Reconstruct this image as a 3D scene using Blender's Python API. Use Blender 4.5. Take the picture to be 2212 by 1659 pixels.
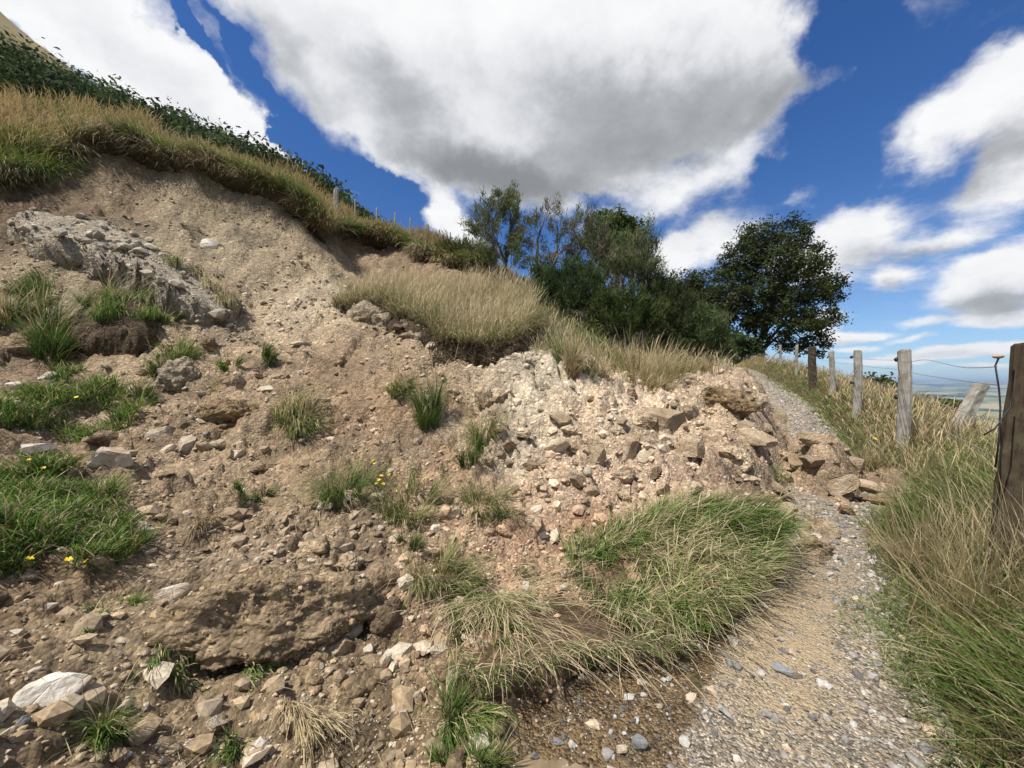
import bpy, math, random
import numpy as np
from mathutils import Vector, Matrix

for _o in list(bpy.data.objects):
    bpy.data.objects.remove(_o)
scene = bpy.context.scene
COL = scene.collection
R = math.radians
rng = np.random.default_rng(7)
random.seed(7)

# ------------------------------------------------------------------ camera
# photo coordinates used below are those of the photograph scaled to 2212 x 1659
FP, CX, CY, CAMZ = 832.0, 1106.0, 829.5, 1.6
cam_d = bpy.data.cameras.new('camera')
cam_d.sensor_width = 36.0
cam_d.lens = 36.0 * FP / 2212.0
cam_d.clip_start = 0.05
cam_d.clip_end = 80000
cam = bpy.data.objects.new('camera', cam_d)
COL.objects.link(cam)
cam.location = (0, 0, CAMZ)
cam.rotation_euler = (R(90), 0, 0)
scene.camera = cam

# ------------------------------------------------------------------ light
SUN_EL = R(60)
SUN_H = Vector((-0.80, -0.60, 0)).normalized()
SUN = Vector((SUN_H.x * math.cos(SUN_EL), SUN_H.y * math.cos(SUN_EL), math.sin(SUN_EL)))
sun_d = bpy.data.lights.new('sun', 'SUN')
sun_d.energy = 5.0
sun_d.angle = R(0.6)
sun_d.color = (1.0, 0.955, 0.88)
sun = bpy.data.objects.new('sun', sun_d)
COL.objects.link(sun)
sun.rotation_euler = (-SUN).to_track_quat('-Z', 'Y').to_euler()
sun.location = (0, 0, 60)

vs = scene.view_settings
vs.view_transform = 'Standard'
vs.look = 'None'
vs.exposure = 0.3
vs.gamma = 1.0
vs.use_curve_mapping = False
scene.render.engine = 'CYCLES'
cy = scene.cycles
cy.use_denoising = True
cy.max_bounces = 6
cy.diffuse_bounces = 3
cy.glossy_bounces = 2
cy.transmission_bounces = 3
cy.transparent_max_bounces = 4
cy.volume_bounces = 0
cy.caustics_reflective = False
cy.caustics_refractive = False


def azel(px, py):
    a, b = (px - CX) / FP, (CY - py) / FP
    az = math.atan(a)
    return az, math.atan(b * math.cos(az))


# ------------------------------------------------------------------ sky: Nishita and broken cumulus
world = bpy.data.worlds.new('World')
scene.world = world
world.use_nodes = True
world.cycles.sampling_method = 'MANUAL'
world.cycles.sample_map_resolution = 256
W = world.node_tree
W.nodes.clear()


def N(tree, kind, **kw):
    n = tree.nodes.new(kind)
    for k, v in kw.items():
        if k.startswith('i_'):
            n.inputs[int(k[2:])].default_value = v
        else:
            setattr(n, k, v)
    return n


def L(tree, a, ao, b, bi):
    tree.links.new(a.outputs[ao], b.inputs[bi])


def math_n(tree, op, a, b=None, c=None, clamp=False):
    n = tree.nodes.new('ShaderNodeMath')
    n.operation = op
    n.use_clamp = clamp
    for i, v in enumerate((a, b, c)):
        if v is None:
            continue
        if isinstance(v, (int, float)):
            n.inputs[i].default_value = v
        else:
            tree.links.new(v, n.inputs[i])
    return n.outputs[0]


# px, py, half width, half height, tilt, weight
CLOUDS = [
    (1080, 110, 640, 300, 4, 1.5), (760, 150, 400, 150, 30, 1.0), (1330, 290, 400, 160, -6, 1.2),
    (1640, 200, 170, 95, -10, .8), (1480, 420, 300, 70, -12, .6), (1060, 370, 300, 80, 10, .75),
    (1230, 0, 480, 160, 0, .9),
    (200, 40, 430, 110, 27, 1.4), (470, 225, 280, 80, 34, 1.2), (60, -20, 300, 100, 20, 1.0), (590, 300, 90, 40, 34, .8),
    (2110, 240, 200, 140, 5, 1.15), (2230, 370, 200, 90, -20, 1.0), (2090, 400, 120, 40, -15, .4), (2230, 130, 120, 90, 0, .5),
    (1860, 490, 130, 70, -8, 1.0), (1790, 560, 210, 70, 8, .8), (2050, 520, 140, 34, -4, .7), (1530, 530, 150, 70, -20, .8),
    (1935, 605, 70, 28, -10, .7),
    (2120, 625, 150, 80, -6, 1.2), (2200, 560, 100, 50, 0, .6), (2150, 690, 150, 24, -3, .8),
    (955, 475, 70, 62, 30, 1.1), (1010, 510, 70, 40, 20, .8), (1452, 565, 48, 46, 0, 1.0),
    (1840, 722, 75, 18, 0, 1.2), (1790, 690, 55, 30, 0, .8), (2060, 762, 190, 14, -2, 1.2), (2170, 745, 110, 14, 0, 1.1), (1930, 780, 150, 10, 0, .9), (1850, 752, 60, 10, 0, .8), (1960, 735, 60, 9, 0, .7), (2120, 790, 120, 8, 0, .8),
    (1740, 410, 50, 45, 0, .45), (1985, 698, 60, 16, 0, .7), (1905, 722, 45, 10, 0, .6), (840, 400, 30, 12, 0, .35),
    # gaps of clear sky
    (400, 40, 120, 26, 45, -1.2), (560, 190, 160, 26, 46, -1.2), (690, 320, 140, 34, 33, -1.1), (820, 400, 150, 40, 12, -1.1),
    (1790, 50, 150, 120, -20, -1.2), (1800, 320, 120, 110, -20, -.8), (1905, 130, 45, 120, 0, -.7), (860, 450, 70, 60, 0, -.8),
    (1270, 425, 90, 22, 20, -.5), (1680, 390, 60, 50, 20, -.6),
]
# where the masses are thick and hang low their bases are grey
BASES = [(1380, 300, 420, 150, -4, 1.0), (900, 280, 330, 110, 22, .7), (1150, 180, 330, 110, 0, .45), (640, 160, 200, 70, 32, .45), (1090, 390, 260, 50, 8, .6), (2150, 350, 200, 70, -14, .8), (2140, 655, 160, 45, -4, .9),
         (1890, 560, 150, 40, 0, .6), (2060, 540, 110, 22, 0, .5), (1520, 480, 190, 60, -14, .45), (1940, 620, 60, 16, 0, .6), (300, 130, 320, 60, 30, .25), (1650, 250, 140, 50, -20, .35), (2060, 770, 180, 9, 0, .4), (1840, 732, 60, 8, 0, .4)]


def blob_group(name, blobs, grow):
    grp = bpy.data.node_groups.new(name, 'ShaderNodeTree')
    grp.interface.new_socket('P', in_out='INPUT', socket_type='NodeSocketVector')
    grp.interface.new_socket('D', in_out='OUTPUT', socket_type='NodeSocketFloat')
    gi = grp.nodes.new('NodeGroupInput')
    go = grp.nodes.new('NodeGroupOutput')
    acc = None
    for (px, py, rx, ry, rot, amp) in blobs:
        a0, e0 = azel(px, py)
        a1, _ = azel(px + 40, py)
        _, e1 = azel(px, py - 40)
        kx, ky = (a1 - a0) / 40, (e1 - e0) / 40
        # squared elliptical distance from two dot products with (az, el, 1)
        sx, sy, cr, sr = rx * kx * grow, ry * ky * grow, math.cos(-R(rot)), math.sin(-R(rot))
        d2 = None
        for (vx, vy, k) in ((cr, sr, sx), (-sr, cr, sy)):
            dn = grp.nodes.new('ShaderNodeVectorMath')
            dn.operation = 'DOT_PRODUCT'
            grp.links.new(gi.outputs[0], dn.inputs[0])
            dn.inputs[1].default_value = (vx / k, vy / k, -(vx * a0 + vy * e0) / k)
            d2 = math_n(grp, 'MULTIPLY_ADD', dn.outputs['Value'], dn.outputs['Value'], d2 if d2 is not None else 0.0)
        q_ = math_n(grp, 'SUBTRACT', 1.0, d2, clamp=True)
        q_ = math_n(grp, 'MULTIPLY', q_, q_)
        acc = math_n(grp, 'MULTIPLY_ADD', q_, amp * 1.3, acc if acc is not None else 0.0)
    grp.links.new(acc, go.inputs[0])
    return grp


tc = N(W, 'ShaderNodeTexCoord')
sep = N(W, 'ShaderNodeSeparateXYZ')
L(W, tc, 'Generated', sep, 0)
az = math_n(W, 'ARCTAN2', sep.outputs[0], sep.outputs[1])
el = math_n(W, 'ARCSINE', sep.outputs[2])
comb = N(W, 'ShaderNodeCombineXYZ')
W.links.new(az, comb.inputs[0])
W.links.new(el, comb.inputs[1])
comb.inputs[2].default_value = 1.0
# turbulence that bends the outlines; finer towards the horizon as clouds recede
nz = N(W, 'ShaderNodeTexNoise', noise_dimensions='3D')
nz.inputs['Scale'].default_value = 6.5
nz.inputs['Detail'].default_value = 6
nz.inputs['Roughness'].default_value = 0.58
L(W, tc, 'Generated', nz, 'Vector')
wv = N(W, 'ShaderNodeVectorMath', operation='SUBTRACT')
L(W, nz, 'Color', wv, 0)
wv.inputs[1].default_value = (.5, .5, .5)
ws = N(W, 'ShaderNodeVectorMath', operation='MULTIPLY')
L(W, wv, 0, ws, 0)
ws.inputs[1].default_value = (.20, .20, 0)
wf_ = N(W, 'ShaderNodeMapRange')
W.links.new(el, wf_.inputs[0])
wf_.inputs[1].default_value = 0.02
wf_.inputs[2].default_value = 0.5
wf_.inputs[3].default_value = 0.22
wf_.inputs[4].default_value = 1.0
ws2 = N(W, 'ShaderNodeVectorMath', operation='SCALE')
L(W, ws, 0, ws2, 0)
W.links.new(wf_.outputs[0], ws2.inputs['Scale'])
ws = ws2
wp = N(W, 'ShaderNodeVectorMath', operation='ADD')
L(W, comb, 0, wp, 0)
L(W, ws, 0, wp, 1)
g1 = N(W, 'ShaderNodeGroup')
g1.node_tree = blob_group('cloud_field', CLOUDS, 1.28)
L(W, wp, 0, g1, 0)
g2 = N(W, 'ShaderNodeGroup')
g2.node_tree = blob_group('cloud_base', [(a_, b_, c_, d_, e_, f_ * .72) for a_, b_, c_, d_, e_, f_ in BASES], 1.35)
L(W, wp, 0, g2, 0)
# scattered cloud everywhere else so that the sky goes on outside the picture
nb = N(W, 'ShaderNodeTexNoise')
nb.inputs['Scale'].default_value = 2.3
nb.inputs['Detail'].default_value = 4
L(W, tc, 'Generated', nb, 'Vector')
aaz = math_n(W, 'ABSOLUTE', az)
o1 = N(W, 'ShaderNodeMapRange', interpolation_type='SMOOTHSTEP')
W.links.new(aaz, o1.inputs[0])
o1.inputs[1].default_value = .95
o1.inputs[2].default_value = 1.25
o2 = N(W, 'ShaderNodeMapRange', interpolation_type='SMOOTHSTEP')
W.links.new(el, o2.inputs[0])
o2.inputs[1].default_value = .80
o2.inputs[2].default_value = 1.0
outm = math_n(W, 'MAXIMUM', o1.outputs[0], o2.outputs[0])
oc = math_n(W, 'MULTIPLY', math_n(W, 'SUBTRACT', nb.outputs['Fac'], .42), 5.0)
# fine billows
nf = N(W, 'ShaderNodeTexNoise')
nf.inputs['Scale'].default_value = 6.5
nf.inputs['Detail'].default_value = 7
nf.inputs['Roughness'].default_value = .64
pl = N(W, 'ShaderNodeVectorMath', operation='SCALE')
L(W, tc, 'Generated', pl, 0)
W.links.new(math_n(W, 'DIVIDE', 1.0, math_n(W, 'ADD', math_n(W, 'MAXIMUM', sep.outputs[2], 0.0), .30)), pl.inputs['Scale'])
L(W, pl, 0, nf, 'Vector')
fine = math_n(W, 'MULTIPLY', math_n(W, 'SUBTRACT', nf.outputs['Fac'], .5), 1.5)


def mixf(tree, fac, a, b):
    n = tree.nodes.new('ShaderNodeMix')
    n.data_type = 'FLOAT'
    for s, v in ((0, fac), (2, a), (3, b)):
        if isinstance(v, (int, float)):
            n.inputs[s].default_value = v
        else:
            tree.links.new(v, n.inputs[s])
    return n.outputs[0]


def mixc(tree, fac, a, b, blend='MIX'):
    n = tree.nodes.new('ShaderNodeMix')
    n.data_type = 'RGBA'
    n.blend_type = blend
    for s, v in ((0, fac), (6, a), (7, b)):
        if isinstance(v, (int, float)):
            n.inputs[s].default_value = v
        elif isinstance(v, tuple):
            n.inputs[s].default_value = (*v, 1) if len(v) == 3 else v
        else:
            tree.links.new(v, n.inputs[s])
    return n.outputs[2]


dens0 = mixf(W, outm, g1.outputs[0], oc)
dens = math_n(W, 'ADD', dens0, fine)
mk = N(W, 'ShaderNodeMapRange', interpolation_type='SMOOTHSTEP')
W.links.new(dens, mk.inputs[0])
mk.inputs[1].default_value = .0
mk.inputs[2].default_value = 1.05
# thin edges are bright, thick low parts grey, billows in between
g_in = mixf(W, outm, g2.outputs[0], math_n(W, 'MULTIPLY', oc, .35))
th = math_n(W, 'ADD', g_in, math_n(W, 'MULTIPLY', fine, -.55))
sh = N(W, 'ShaderNodeMapRange', interpolation_type='SMOOTHSTEP')
W.links.new(th, sh.inputs[0])
sh.inputs[1].default_value = -.25
sh.inputs[2].default_value = 1.35
cloudc = ramp_w = N(W, 'ShaderNodeValToRGB')
W.links.new(sh.outputs[0], cloudc.inputs[0])
for i_, (pp, cc_) in enumerate([(0, (1.0, 1.0, 1.0)), (.3, (.78, .79, .82)), (.62, (.46, .475, .50)), (1, (.27, .28, .29))]):
    el_ = cloudc.color_ramp.elements[i_] if i_ < 2 else cloudc.color_ramp.elements.new(pp)
    el_.position = pp
    el_.color = (*cc_, 1)
cs_ = N(W, 'ShaderNodeVectorMath', operation='SCALE')
L(W, cloudc, 0, cs_, 0)
cs_.inputs['Scale'].default_value = 9.0
cloudc = cs_.outputs[0]
sky = N(W, 'ShaderNodeTexSky', sky_type='NISHITA')
sky.sun_disc = False
sky.sun_elevation = SUN_EL
sky.sun_rotation = math.atan2(SUN_H.x, SUN_H.y)
sky.altitude = 300
sky.air_density = 1.0
sky.dust_density = 0.3
sky.ozone_density = 2.5
hs = N(W, 'ShaderNodeHueSaturation')
hs.inputs['Hue'].default_value = .512
hs.inputs['Saturation'].default_value = 1.32
hs.inputs['Value'].default_value = 1.08
L(W, sky, 0, hs, 'Color')
hzm = N(W, 'ShaderNodeMapRange', interpolation_type='SMOOTHSTEP')
W.links.new(el, hzm.inputs[0])
hzm.inputs[1].default_value = 0.0
hzm.inputs[2].default_value = 0.42
low = mixc(W, 1.0, sky.outputs[0], (.72, .90, 1.16), 'MULTIPLY')
clear = mixc(W, hzm.outputs[0], low, hs.outputs[0])
skyc = mixc(W, mk.outputs[0], clear, cloudc)
bg = N(W, 'ShaderNodeBackground')
bg.inputs['Strength'].default_value = 0.09
W.links.new(skyc, bg.inputs['Color'])
wo = N(W, 'ShaderNodeOutputWorld')
L(W, bg, 0, wo, 'Surface')

# ------------------------------------------------------------------ helpers: noise, meshes, tags


def _hash(ix, iy, iz, seed):
    h = (ix * 374761393 + iy * 668265263 + iz * 2147483647 + seed * 974634777) & 0xFFFFFFFF
    h = ((h ^ (h >> 13)) * 1274126177) & 0xFFFFFFFF
    h = ((h ^ (h >> 16)) * 2246822519) & 0xFFFFFFFF
    return ((h ^ (h >> 15)) & 0xFFFFFF) / float(0xFFFFFF)


def vnoise(p, seed=0):
    """value noise -1..1 for an (n,2) or (n,3) array"""
    p = np.asarray(p, dtype=np.float64)
    i = np.floor(p).astype(np.int64)
    f = p - i
    f = f * f * f * (f * (f * 6 - 15) + 10)
    ix, iy = i[:, 0], i[:, 1]
    if p.shape[1] == 2:
        z = np.zeros_like(ix)
        a = _hash(ix, iy, z, seed) * (1 - f[:, 0]) + _hash(ix + 1, iy, z, seed) * f[:, 0]
        b = _hash(ix, iy + 1, z, seed) * (1 - f[:, 0]) + _hash(ix + 1, iy + 1, z, seed) * f[:, 0]
        return (a * (1 - f[:, 1]) + b * f[:, 1]) * 2 - 1
    iz = i[:, 2]
    r = 0
    for dz in (0, 1):
        a = _hash(ix, iy, iz + dz, seed) * (1 - f[:, 0]) + _hash(ix + 1, iy, iz + dz, seed) * f[:, 0]
        b = _hash(ix, iy + 1, iz + dz, seed) * (1 - f[:, 0]) + _hash(ix + 1, iy + 1, iz + dz, seed) * f[:, 0]
        c = a * (1 - f[:, 1]) + b * f[:, 1]
        r = r + c * (f[:, 2] if dz else 1 - f[:, 2])
    return r * 2 - 1


def fbm(p, octaves=4, seed=0, gain=.5, ridged=False):
    p = np.asarray(p, dtype=np.float64)
    r, a, t = 0, 1.0, 0
    for o in range(octaves):
        v = vnoise(p, seed + o * 17)
        if ridged:
            v = 1 - 2 * np.abs(v)
        r = r + a * v
        t += a
        a *= gain
        p = p * 2.03 + 11.7
    return r / t


def voronoi2(p, seed=0):
    """F1, F2, cell value"""
    i = np.floor(p).astype(np.int64)
    f1 = np.full(len(p), 9.0)
    f2 = np.full(len(p), 9.0)
    cid = np.zeros(len(p))
    for dx in (-1, 0, 1):
        for dy in (-1, 0, 1):
            cx, cyy = i[:, 0] + dx, i[:, 1] + dy
            z = np.zeros_like(cx)
            qx = cx + _hash(cx, cyy, z, seed)
            qy = cyy + _hash(cx, cyy, z, seed + 5)
            d = np.hypot(qx - p[:, 0], qy - p[:, 1])
            closer = d < f1
            f2 = np.where(closer, f1, np.minimum(f2, d))
            cid = np.where(closer, _hash(cx, cyy, z, seed + 9), cid)
            f1 = np.where(closer, d, f1)
    return f1, f2, cid


def sstep(a, b, x):
    t = np.clip((np.asarray(x, dtype=float) - a) / (b - a), 0, 1)
    return t * t * (3 - 2 * t)


def mesh_np(name, verts, faces, mat=None, smooth=True, colors=None, extra=None):
    """faces: list of (n,k) int arrays"""
    if isinstance(mat, tuple):
        colors, mat = np.tile(np.array(mat), (len(verts), 1)), M_ground
    me = bpy.data.meshes.new(name)
    verts = np.asarray(verts, dtype=np.float32)
    me.vertices.add(len(verts))
    me.vertices.foreach_set('co', verts.ravel())
    loops = np.concatenate([np.asarray(f, dtype=np.int32).ravel() for f in faces])
    sizes = np.concatenate([np.full(len(f), np.asarray(f).shape[1], dtype=np.int32) for f in faces])
    starts = np.concatenate([[0], np.cumsum(sizes)[:-1]]).astype(np.int32)
    me.loops.add(len(loops))
    me.loops.foreach_set('vertex_index', loops)
    me.polygons.add(len(sizes))
    me.polygons.foreach_set('loop_start', starts)
    me.polygons.foreach_set('use_smooth', np.full(len(sizes), smooth, dtype=bool))
    if colors is not None:
        ca = me.color_attributes.new('Col', 'FLOAT_COLOR', 'POINT')
        c = np.ones((len(verts), 4), dtype=np.float32)
        c[:, :3] = colors
        ca.data.foreach_set('color', c.ravel())
    for k, v in (extra or {}).items():
        at = me.attributes.new(k, 'FLOAT', 'POINT')
        at.data.foreach_set('value', np.asarray(v, dtype=np.float32))
    me.update()
    me.validate()
    if mat:
        me.materials.append(mat)
    return me


def link(name, me, parent=None, loc=None):
    o = bpy.data.objects.new(name, me)
    COL.objects.link(o)
    if loc is not None:
        o.location = loc
    if parent is not None:
        o.parent = parent
    return o


def tag(o, label=None, cat=None, group=None, kind=None):
    if label:
        o['label'] = label
    if cat:
        o['category'] = cat
    if group:
        o['group'] = group
    if kind:
        o['kind'] = kind
    return o


class MB:
    """collects pieces of one part"""

    def __init__(self):
        self.v, self.f3, self.f4, self.n, self.c = [], [], [], 0, []

    def add(self, v, f3=None, f4=None, c=None):
        v = np.asarray(v, dtype=float)
        self.v.append(v)
        if f3 is not None and len(f3):
            self.f3.append(np.asarray(f3) + self.n)
        if f4 is not None and len(f4):
            self.f4.append(np.asarray(f4) + self.n)
        if c is not None:
            self.c.append(np.broadcast_to(np.asarray(c, dtype=float), (len(v), 3)))
        self.n += len(v)

    def tube(self, pts, radii, k=6, c=None):
        pts = np.asarray(pts, dtype=float)
        radii = np.broadcast_to(np.asarray(radii, dtype=float), (len(pts),))
        t = np.gradient(pts, axis=0)
        t /= np.linalg.norm(t, axis=1)[:, None] + 1e-9
        ref = np.array([0, 0, 1.0]) if abs(t[:, 2]).mean() < .8 else np.array([1.0, 0, 0])
        a = np.cross(t, ref)
        a /= np.linalg.norm(a, axis=1)[:, None] + 1e-9
        b = np.cross(t, a)
        th = np.linspace(0, 2 * np.pi, k, endpoint=False)
        ring = (pts[:, None] + radii[:, None, None] * (a[:, None] * np.cos(th)[None, :, None] + b[:, None] * np.sin(th)[None, :, None])).reshape(-1, 3)
        n = len(pts)
        i = np.arange(n - 1)[:, None] * k
        j = np.arange(k)[None]
        j2 = (j + 1) % k
        q = np.stack([i + j, i + j2, i + k + j2, i + k + j], -1).reshape(-1, 4)
        cap0 = np.array([[0, jj + 1, jj] for jj in range(1, k - 1)])[:, ::-1]
        base = (n - 1) * k
        cap1 = np.array([[base, base + jj, base + jj + 1] for jj in range(1, k - 1)])
        self.add(ring, np.concatenate([cap0, cap1]), q, c)

    def mesh(self, name, mat, smooth=True):
        fs = []
        if self.f4:
            fs.append(np.concatenate(self.f4))
        if self.f3:
            fs.append(np.concatenate(self.f3))
        return mesh_np(name, np.concatenate(self.v), fs, mat, smooth, np.concatenate(self.c) if self.c else None)


# ------------------------------------------------------------------ materials


def new_mat(name):
    m = bpy.data.materials.new(name)
    m.use_nodes = True
    t = m.node_tree
    t.nodes.clear()
    out = t.nodes.new('ShaderNodeOutputMaterial')
    p = t.nodes.new('ShaderNodeBsdfPrincipled')
    p.inputs['Specular IOR Level'].default_value = .25
    p.inputs['Roughness'].default_value = .9
    t.links.new(p.outputs[0], out.inputs[0])
    return m, t, p, out


def tex(t, kind, scale, vec=None, **kw):
    n = t.nodes.new('ShaderNodeTex' + kind)
    n.inputs['Scale'].default_value = scale
    for k, v in kw.items():
        if k in ('feature', 'distance'):
            setattr(n, k, v)
        else:
            n.inputs[k].default_value = v
    if vec is not None:
        t.links.new(vec, n.inputs['Vector'])
    return n


def ramp(t, fac, stops):
    n = t.nodes.new('ShaderNodeValToRGB')
    t.links.new(fac, n.inputs[0])
    e = n.color_ramp.elements
    while len(e) < len(stops):
        e.new(.5)
    for i, (p, c) in enumerate(stops):
        e[i].position = p
        e[i].color = (*c, 1) if len(c) == 3 else c
    return n.outputs[0]


def objvec(t):
    return t.nodes.new('ShaderNodeTexCoord').outputs['Object']


def geovec(t):
    return t.nodes.new('ShaderNodeNewGeometry').outputs['Position']


def bump(t, p, height, strength, dist):
    b = t.nodes.new('ShaderNodeBump')
    b.inputs['Strength'].default_value = strength
    b.inputs['Distance'].default_value = dist
    t.links.new(height, b.inputs['Height'])
    t.links.new(b.outputs[0], p.inputs['Normal'])
    return b


def mat_ground():
    m, t, p, _ = new_mat('earth')
    v = geovec(t)
    col = t.nodes.new('ShaderNodeAttribute')
    col.attribute_name = 'Col'
    n1 = tex(t, 'Noise', 1.7, v, Detail=6, Roughness=.65)
    n2 = tex(t, 'Noise', 14, v, Detail=7, Roughness=.7)
    vo = tex(t, 'Voronoi', 42, v, Randomness=1.0)
    vo2 = tex(t, 'Voronoi', 13, v, Randomness=1.0)
    vary = math_n(t, 'ADD', math_n(t, 'MULTIPLY', n1.outputs['Fac'], .9), math_n(t, 'MULTIPLY', n2.outputs['Fac'], 1.1))
    c1 = mixc(t, 1.0, col.outputs['Color'], ramp(t, math_n(t, 'MULTIPLY', vary, .5), [(.3, (.52, .48, .44)), (.5, (.98, .98, .98)), (.72, (1.55, 1.5, 1.42))]), 'MULTIPLY')
    # crumbs: every small cell has a tint of its own
    vs_ = t.nodes.new('ShaderNodeSeparateColor')
    t.links.new(vo.outputs['Color'], vs_.inputs[0])
    c2 = mixc(t, .8, c1, ramp(t, vs_.outputs[0], [(0, (.6, .58, .55)), (.55, (.98, .98, .97)), (.86, (1.15, 1.12, 1.08)), (1, (1.75, 1.75, 1.7))]), 'MULTIPLY')
    vs2 = t.nodes.new('ShaderNodeSeparateColor')
    t.links.new(vo2.outputs['Color'], vs2.inputs[0])
    c3 = mixc(t, .5, c2, ramp(t, vs2.outputs[0], [(0, (.65, .62, .6)), (.6, (1, 1, 1)), (.92, (1.2, 1.2, 1.18)), (1, (1.7, 1.68, 1.6))]), 'MULTIPLY')
    t.links.new(c3, p.inputs['Base Color'])
    h = math_n(t, 'ADD', math_n(t, 'MULTIPLY', n2.outputs['Fac'], 1.4), math_n(t, 'MULTIPLY', vo.outputs['Distance'], -.5))
    h = math_n(t, 'ADD', h, math_n(t, 'MULTIPLY', vo2.outputs['Distance'], -.8))
    bump(t, p, h, .9, .035)
    return m


def mat_rock(name, stops, dirt, dirt_amt, scale=6, bumpd=.02):
    m, t, p, _ = new_mat(name)
    v = objvec(t)
    oi = t.nodes.new('ShaderNodeObjectInfo')
    add = t.nodes.new('ShaderNodeVectorMath')
    add.operation = 'ADD'
    t.links.new(v, add.inputs[0])
    sc = t.nodes.new('ShaderNodeVectorMath')
    sc.operation = 'SCALE'
    sc.inputs[0].default_value = (37, 19, 53)
    t.links.new(oi.outputs['Random'], sc.inputs['Scale'])
    t.links.new(sc.outputs[0], add.inputs[1])
    v = add.outputs[0]
    n1 = tex(t, 'Noise', scale, v, Detail=8, Roughness=.68)
    n2 = tex(t, 'Noise', scale * 6, v, Detail=6, Roughness=.7)
    mu = tex(t, 'Voronoi', scale * 2.2, v)
    mu.feature = 'DISTANCE_TO_EDGE'
    f = math_n(t, 'ADD', math_n(t, 'MULTIPLY', n1.outputs['Fac'], .65), math_n(t, 'MULTIPLY', n2.outputs['Fac'], .35))
    c = ramp(t, f, stops)
    nd = tex(t, 'Noise', scale * .7, v, Detail=5, Roughness=.6)
    df = ramp(t, nd.outputs['Fac'], [(.5 - dirt_amt * .25, (0, 0, 0)), (.78 - dirt_amt * .25, (1, 1, 1))])
    c = mixc(t, df, c, dirt)
    br = math_n(t, 'ADD', math_n(t, 'MULTIPLY', oi.outputs['Random'], .35), .8)
    cc = t.nodes.new('ShaderNodeCombineColor')
    for i in range(3):
        t.links.new(br, cc.inputs[i])
    c = mixc(t, 1.0, c, cc.outputs[0], 'MULTIPLY')
    t.links.new(c, p.inputs['Base Color'])
    crack = ramp(t, mu.outputs['Distance'], [(0, (0, 0, 0)), (.05, (1, 1, 1))])
    h = math_n(t, 'ADD', math_n(t, 'MULTIPLY', n1.outputs['Fac'], 1.2), math_n(t, 'MULTIPLY', n2.outputs['Fac'], .7))
    h = math_n(t, 'ADD', h, math_n(t, 'MULTIPLY', crack, .22))
    bump(t, p, h, .9, bumpd)
    return m


def mat_attr(name, rough=.85, transl=.0, nscale=None, spec=.25):
    m, t, p, out = new_mat(name)
    col = t.nodes.new('ShaderNodeAttribute')
    col.attribute_name = 'Col'
    c = col.outputs['Color']
    if nscale:
        n = tex(t, 'Noise', nscale, geovec(t), Detail=5, Roughness=.65)
        c = mixc(t, 1.0, c, ramp(t, n.outputs['Fac'], [(.3, (.6, .6, .6)), (.7, (1.35, 1.35, 1.35))]), 'MULTIPLY')
    t.links.new(c, p.inputs['Base Color'])
    p.inputs['Roughness'].default_value = rough
    p.inputs['Specular IOR Level'].default_value = spec
    if transl:
        tr = t.nodes.new('ShaderNodeBsdfTranslucent')
        t.links.new(c, tr.inputs['Color'])
        mx = t.nodes.new('ShaderNodeMixShader')
        mx.inputs[0].default_value = transl
        t.links.new(p.outputs[0], mx.inputs[1])
        t.links.new(tr.outputs[0], mx.inputs[2])
        t.links.new(mx.outputs[0], out.inputs[0])
    return m


def mat_wood(name, a, b, stain, scale=3):
    m, t, p, _ = new_mat(name)
    v = objvec(t)
    mp = t.nodes.new('ShaderNodeMapping')
    mp.inputs['Scale'].default_value = (1, 1, .06)
    t.links.new(v, mp.inputs[0])
    n = tex(t, 'Noise', 60, mp.outputs[0], Detail=6, Roughness=.7)
    n2 = tex(t, 'Noise', scale, v, Detail=5, Roughness=.65)
    c = ramp(t, n.outputs['Fac'], [(.3, a), (.65, b)])
    c = mixc(t, ramp(t, n2.outputs['Fac'], [(.45, (0, 0, 0)), (.68, (1, 1, 1))]), c, stain)
    t.links.new(c, p.inputs['Base Color'])
    bump(t, p, n.outputs['Fac'], .8, .006)
    return m


def mat_plain(name, c, rough=.6, spec=.3):
    m, t, p, _ = new_mat(name)
    n = tex(t, 'Noise', 40, objvec(t), Detail=4)
    t.links.new(mixc(t, 1.0, c, ramp(t, n.outputs['Fac'], [(.3, (.8, .8, .8)), (.7, (1.15, 1.15, 1.15))]), 'MULTIPLY'), p.inputs['Base Color'])
    p.inputs['Roughness'].default_value = rough
    p.inputs['Specular IOR Level'].default_value = spec
    return m


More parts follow.
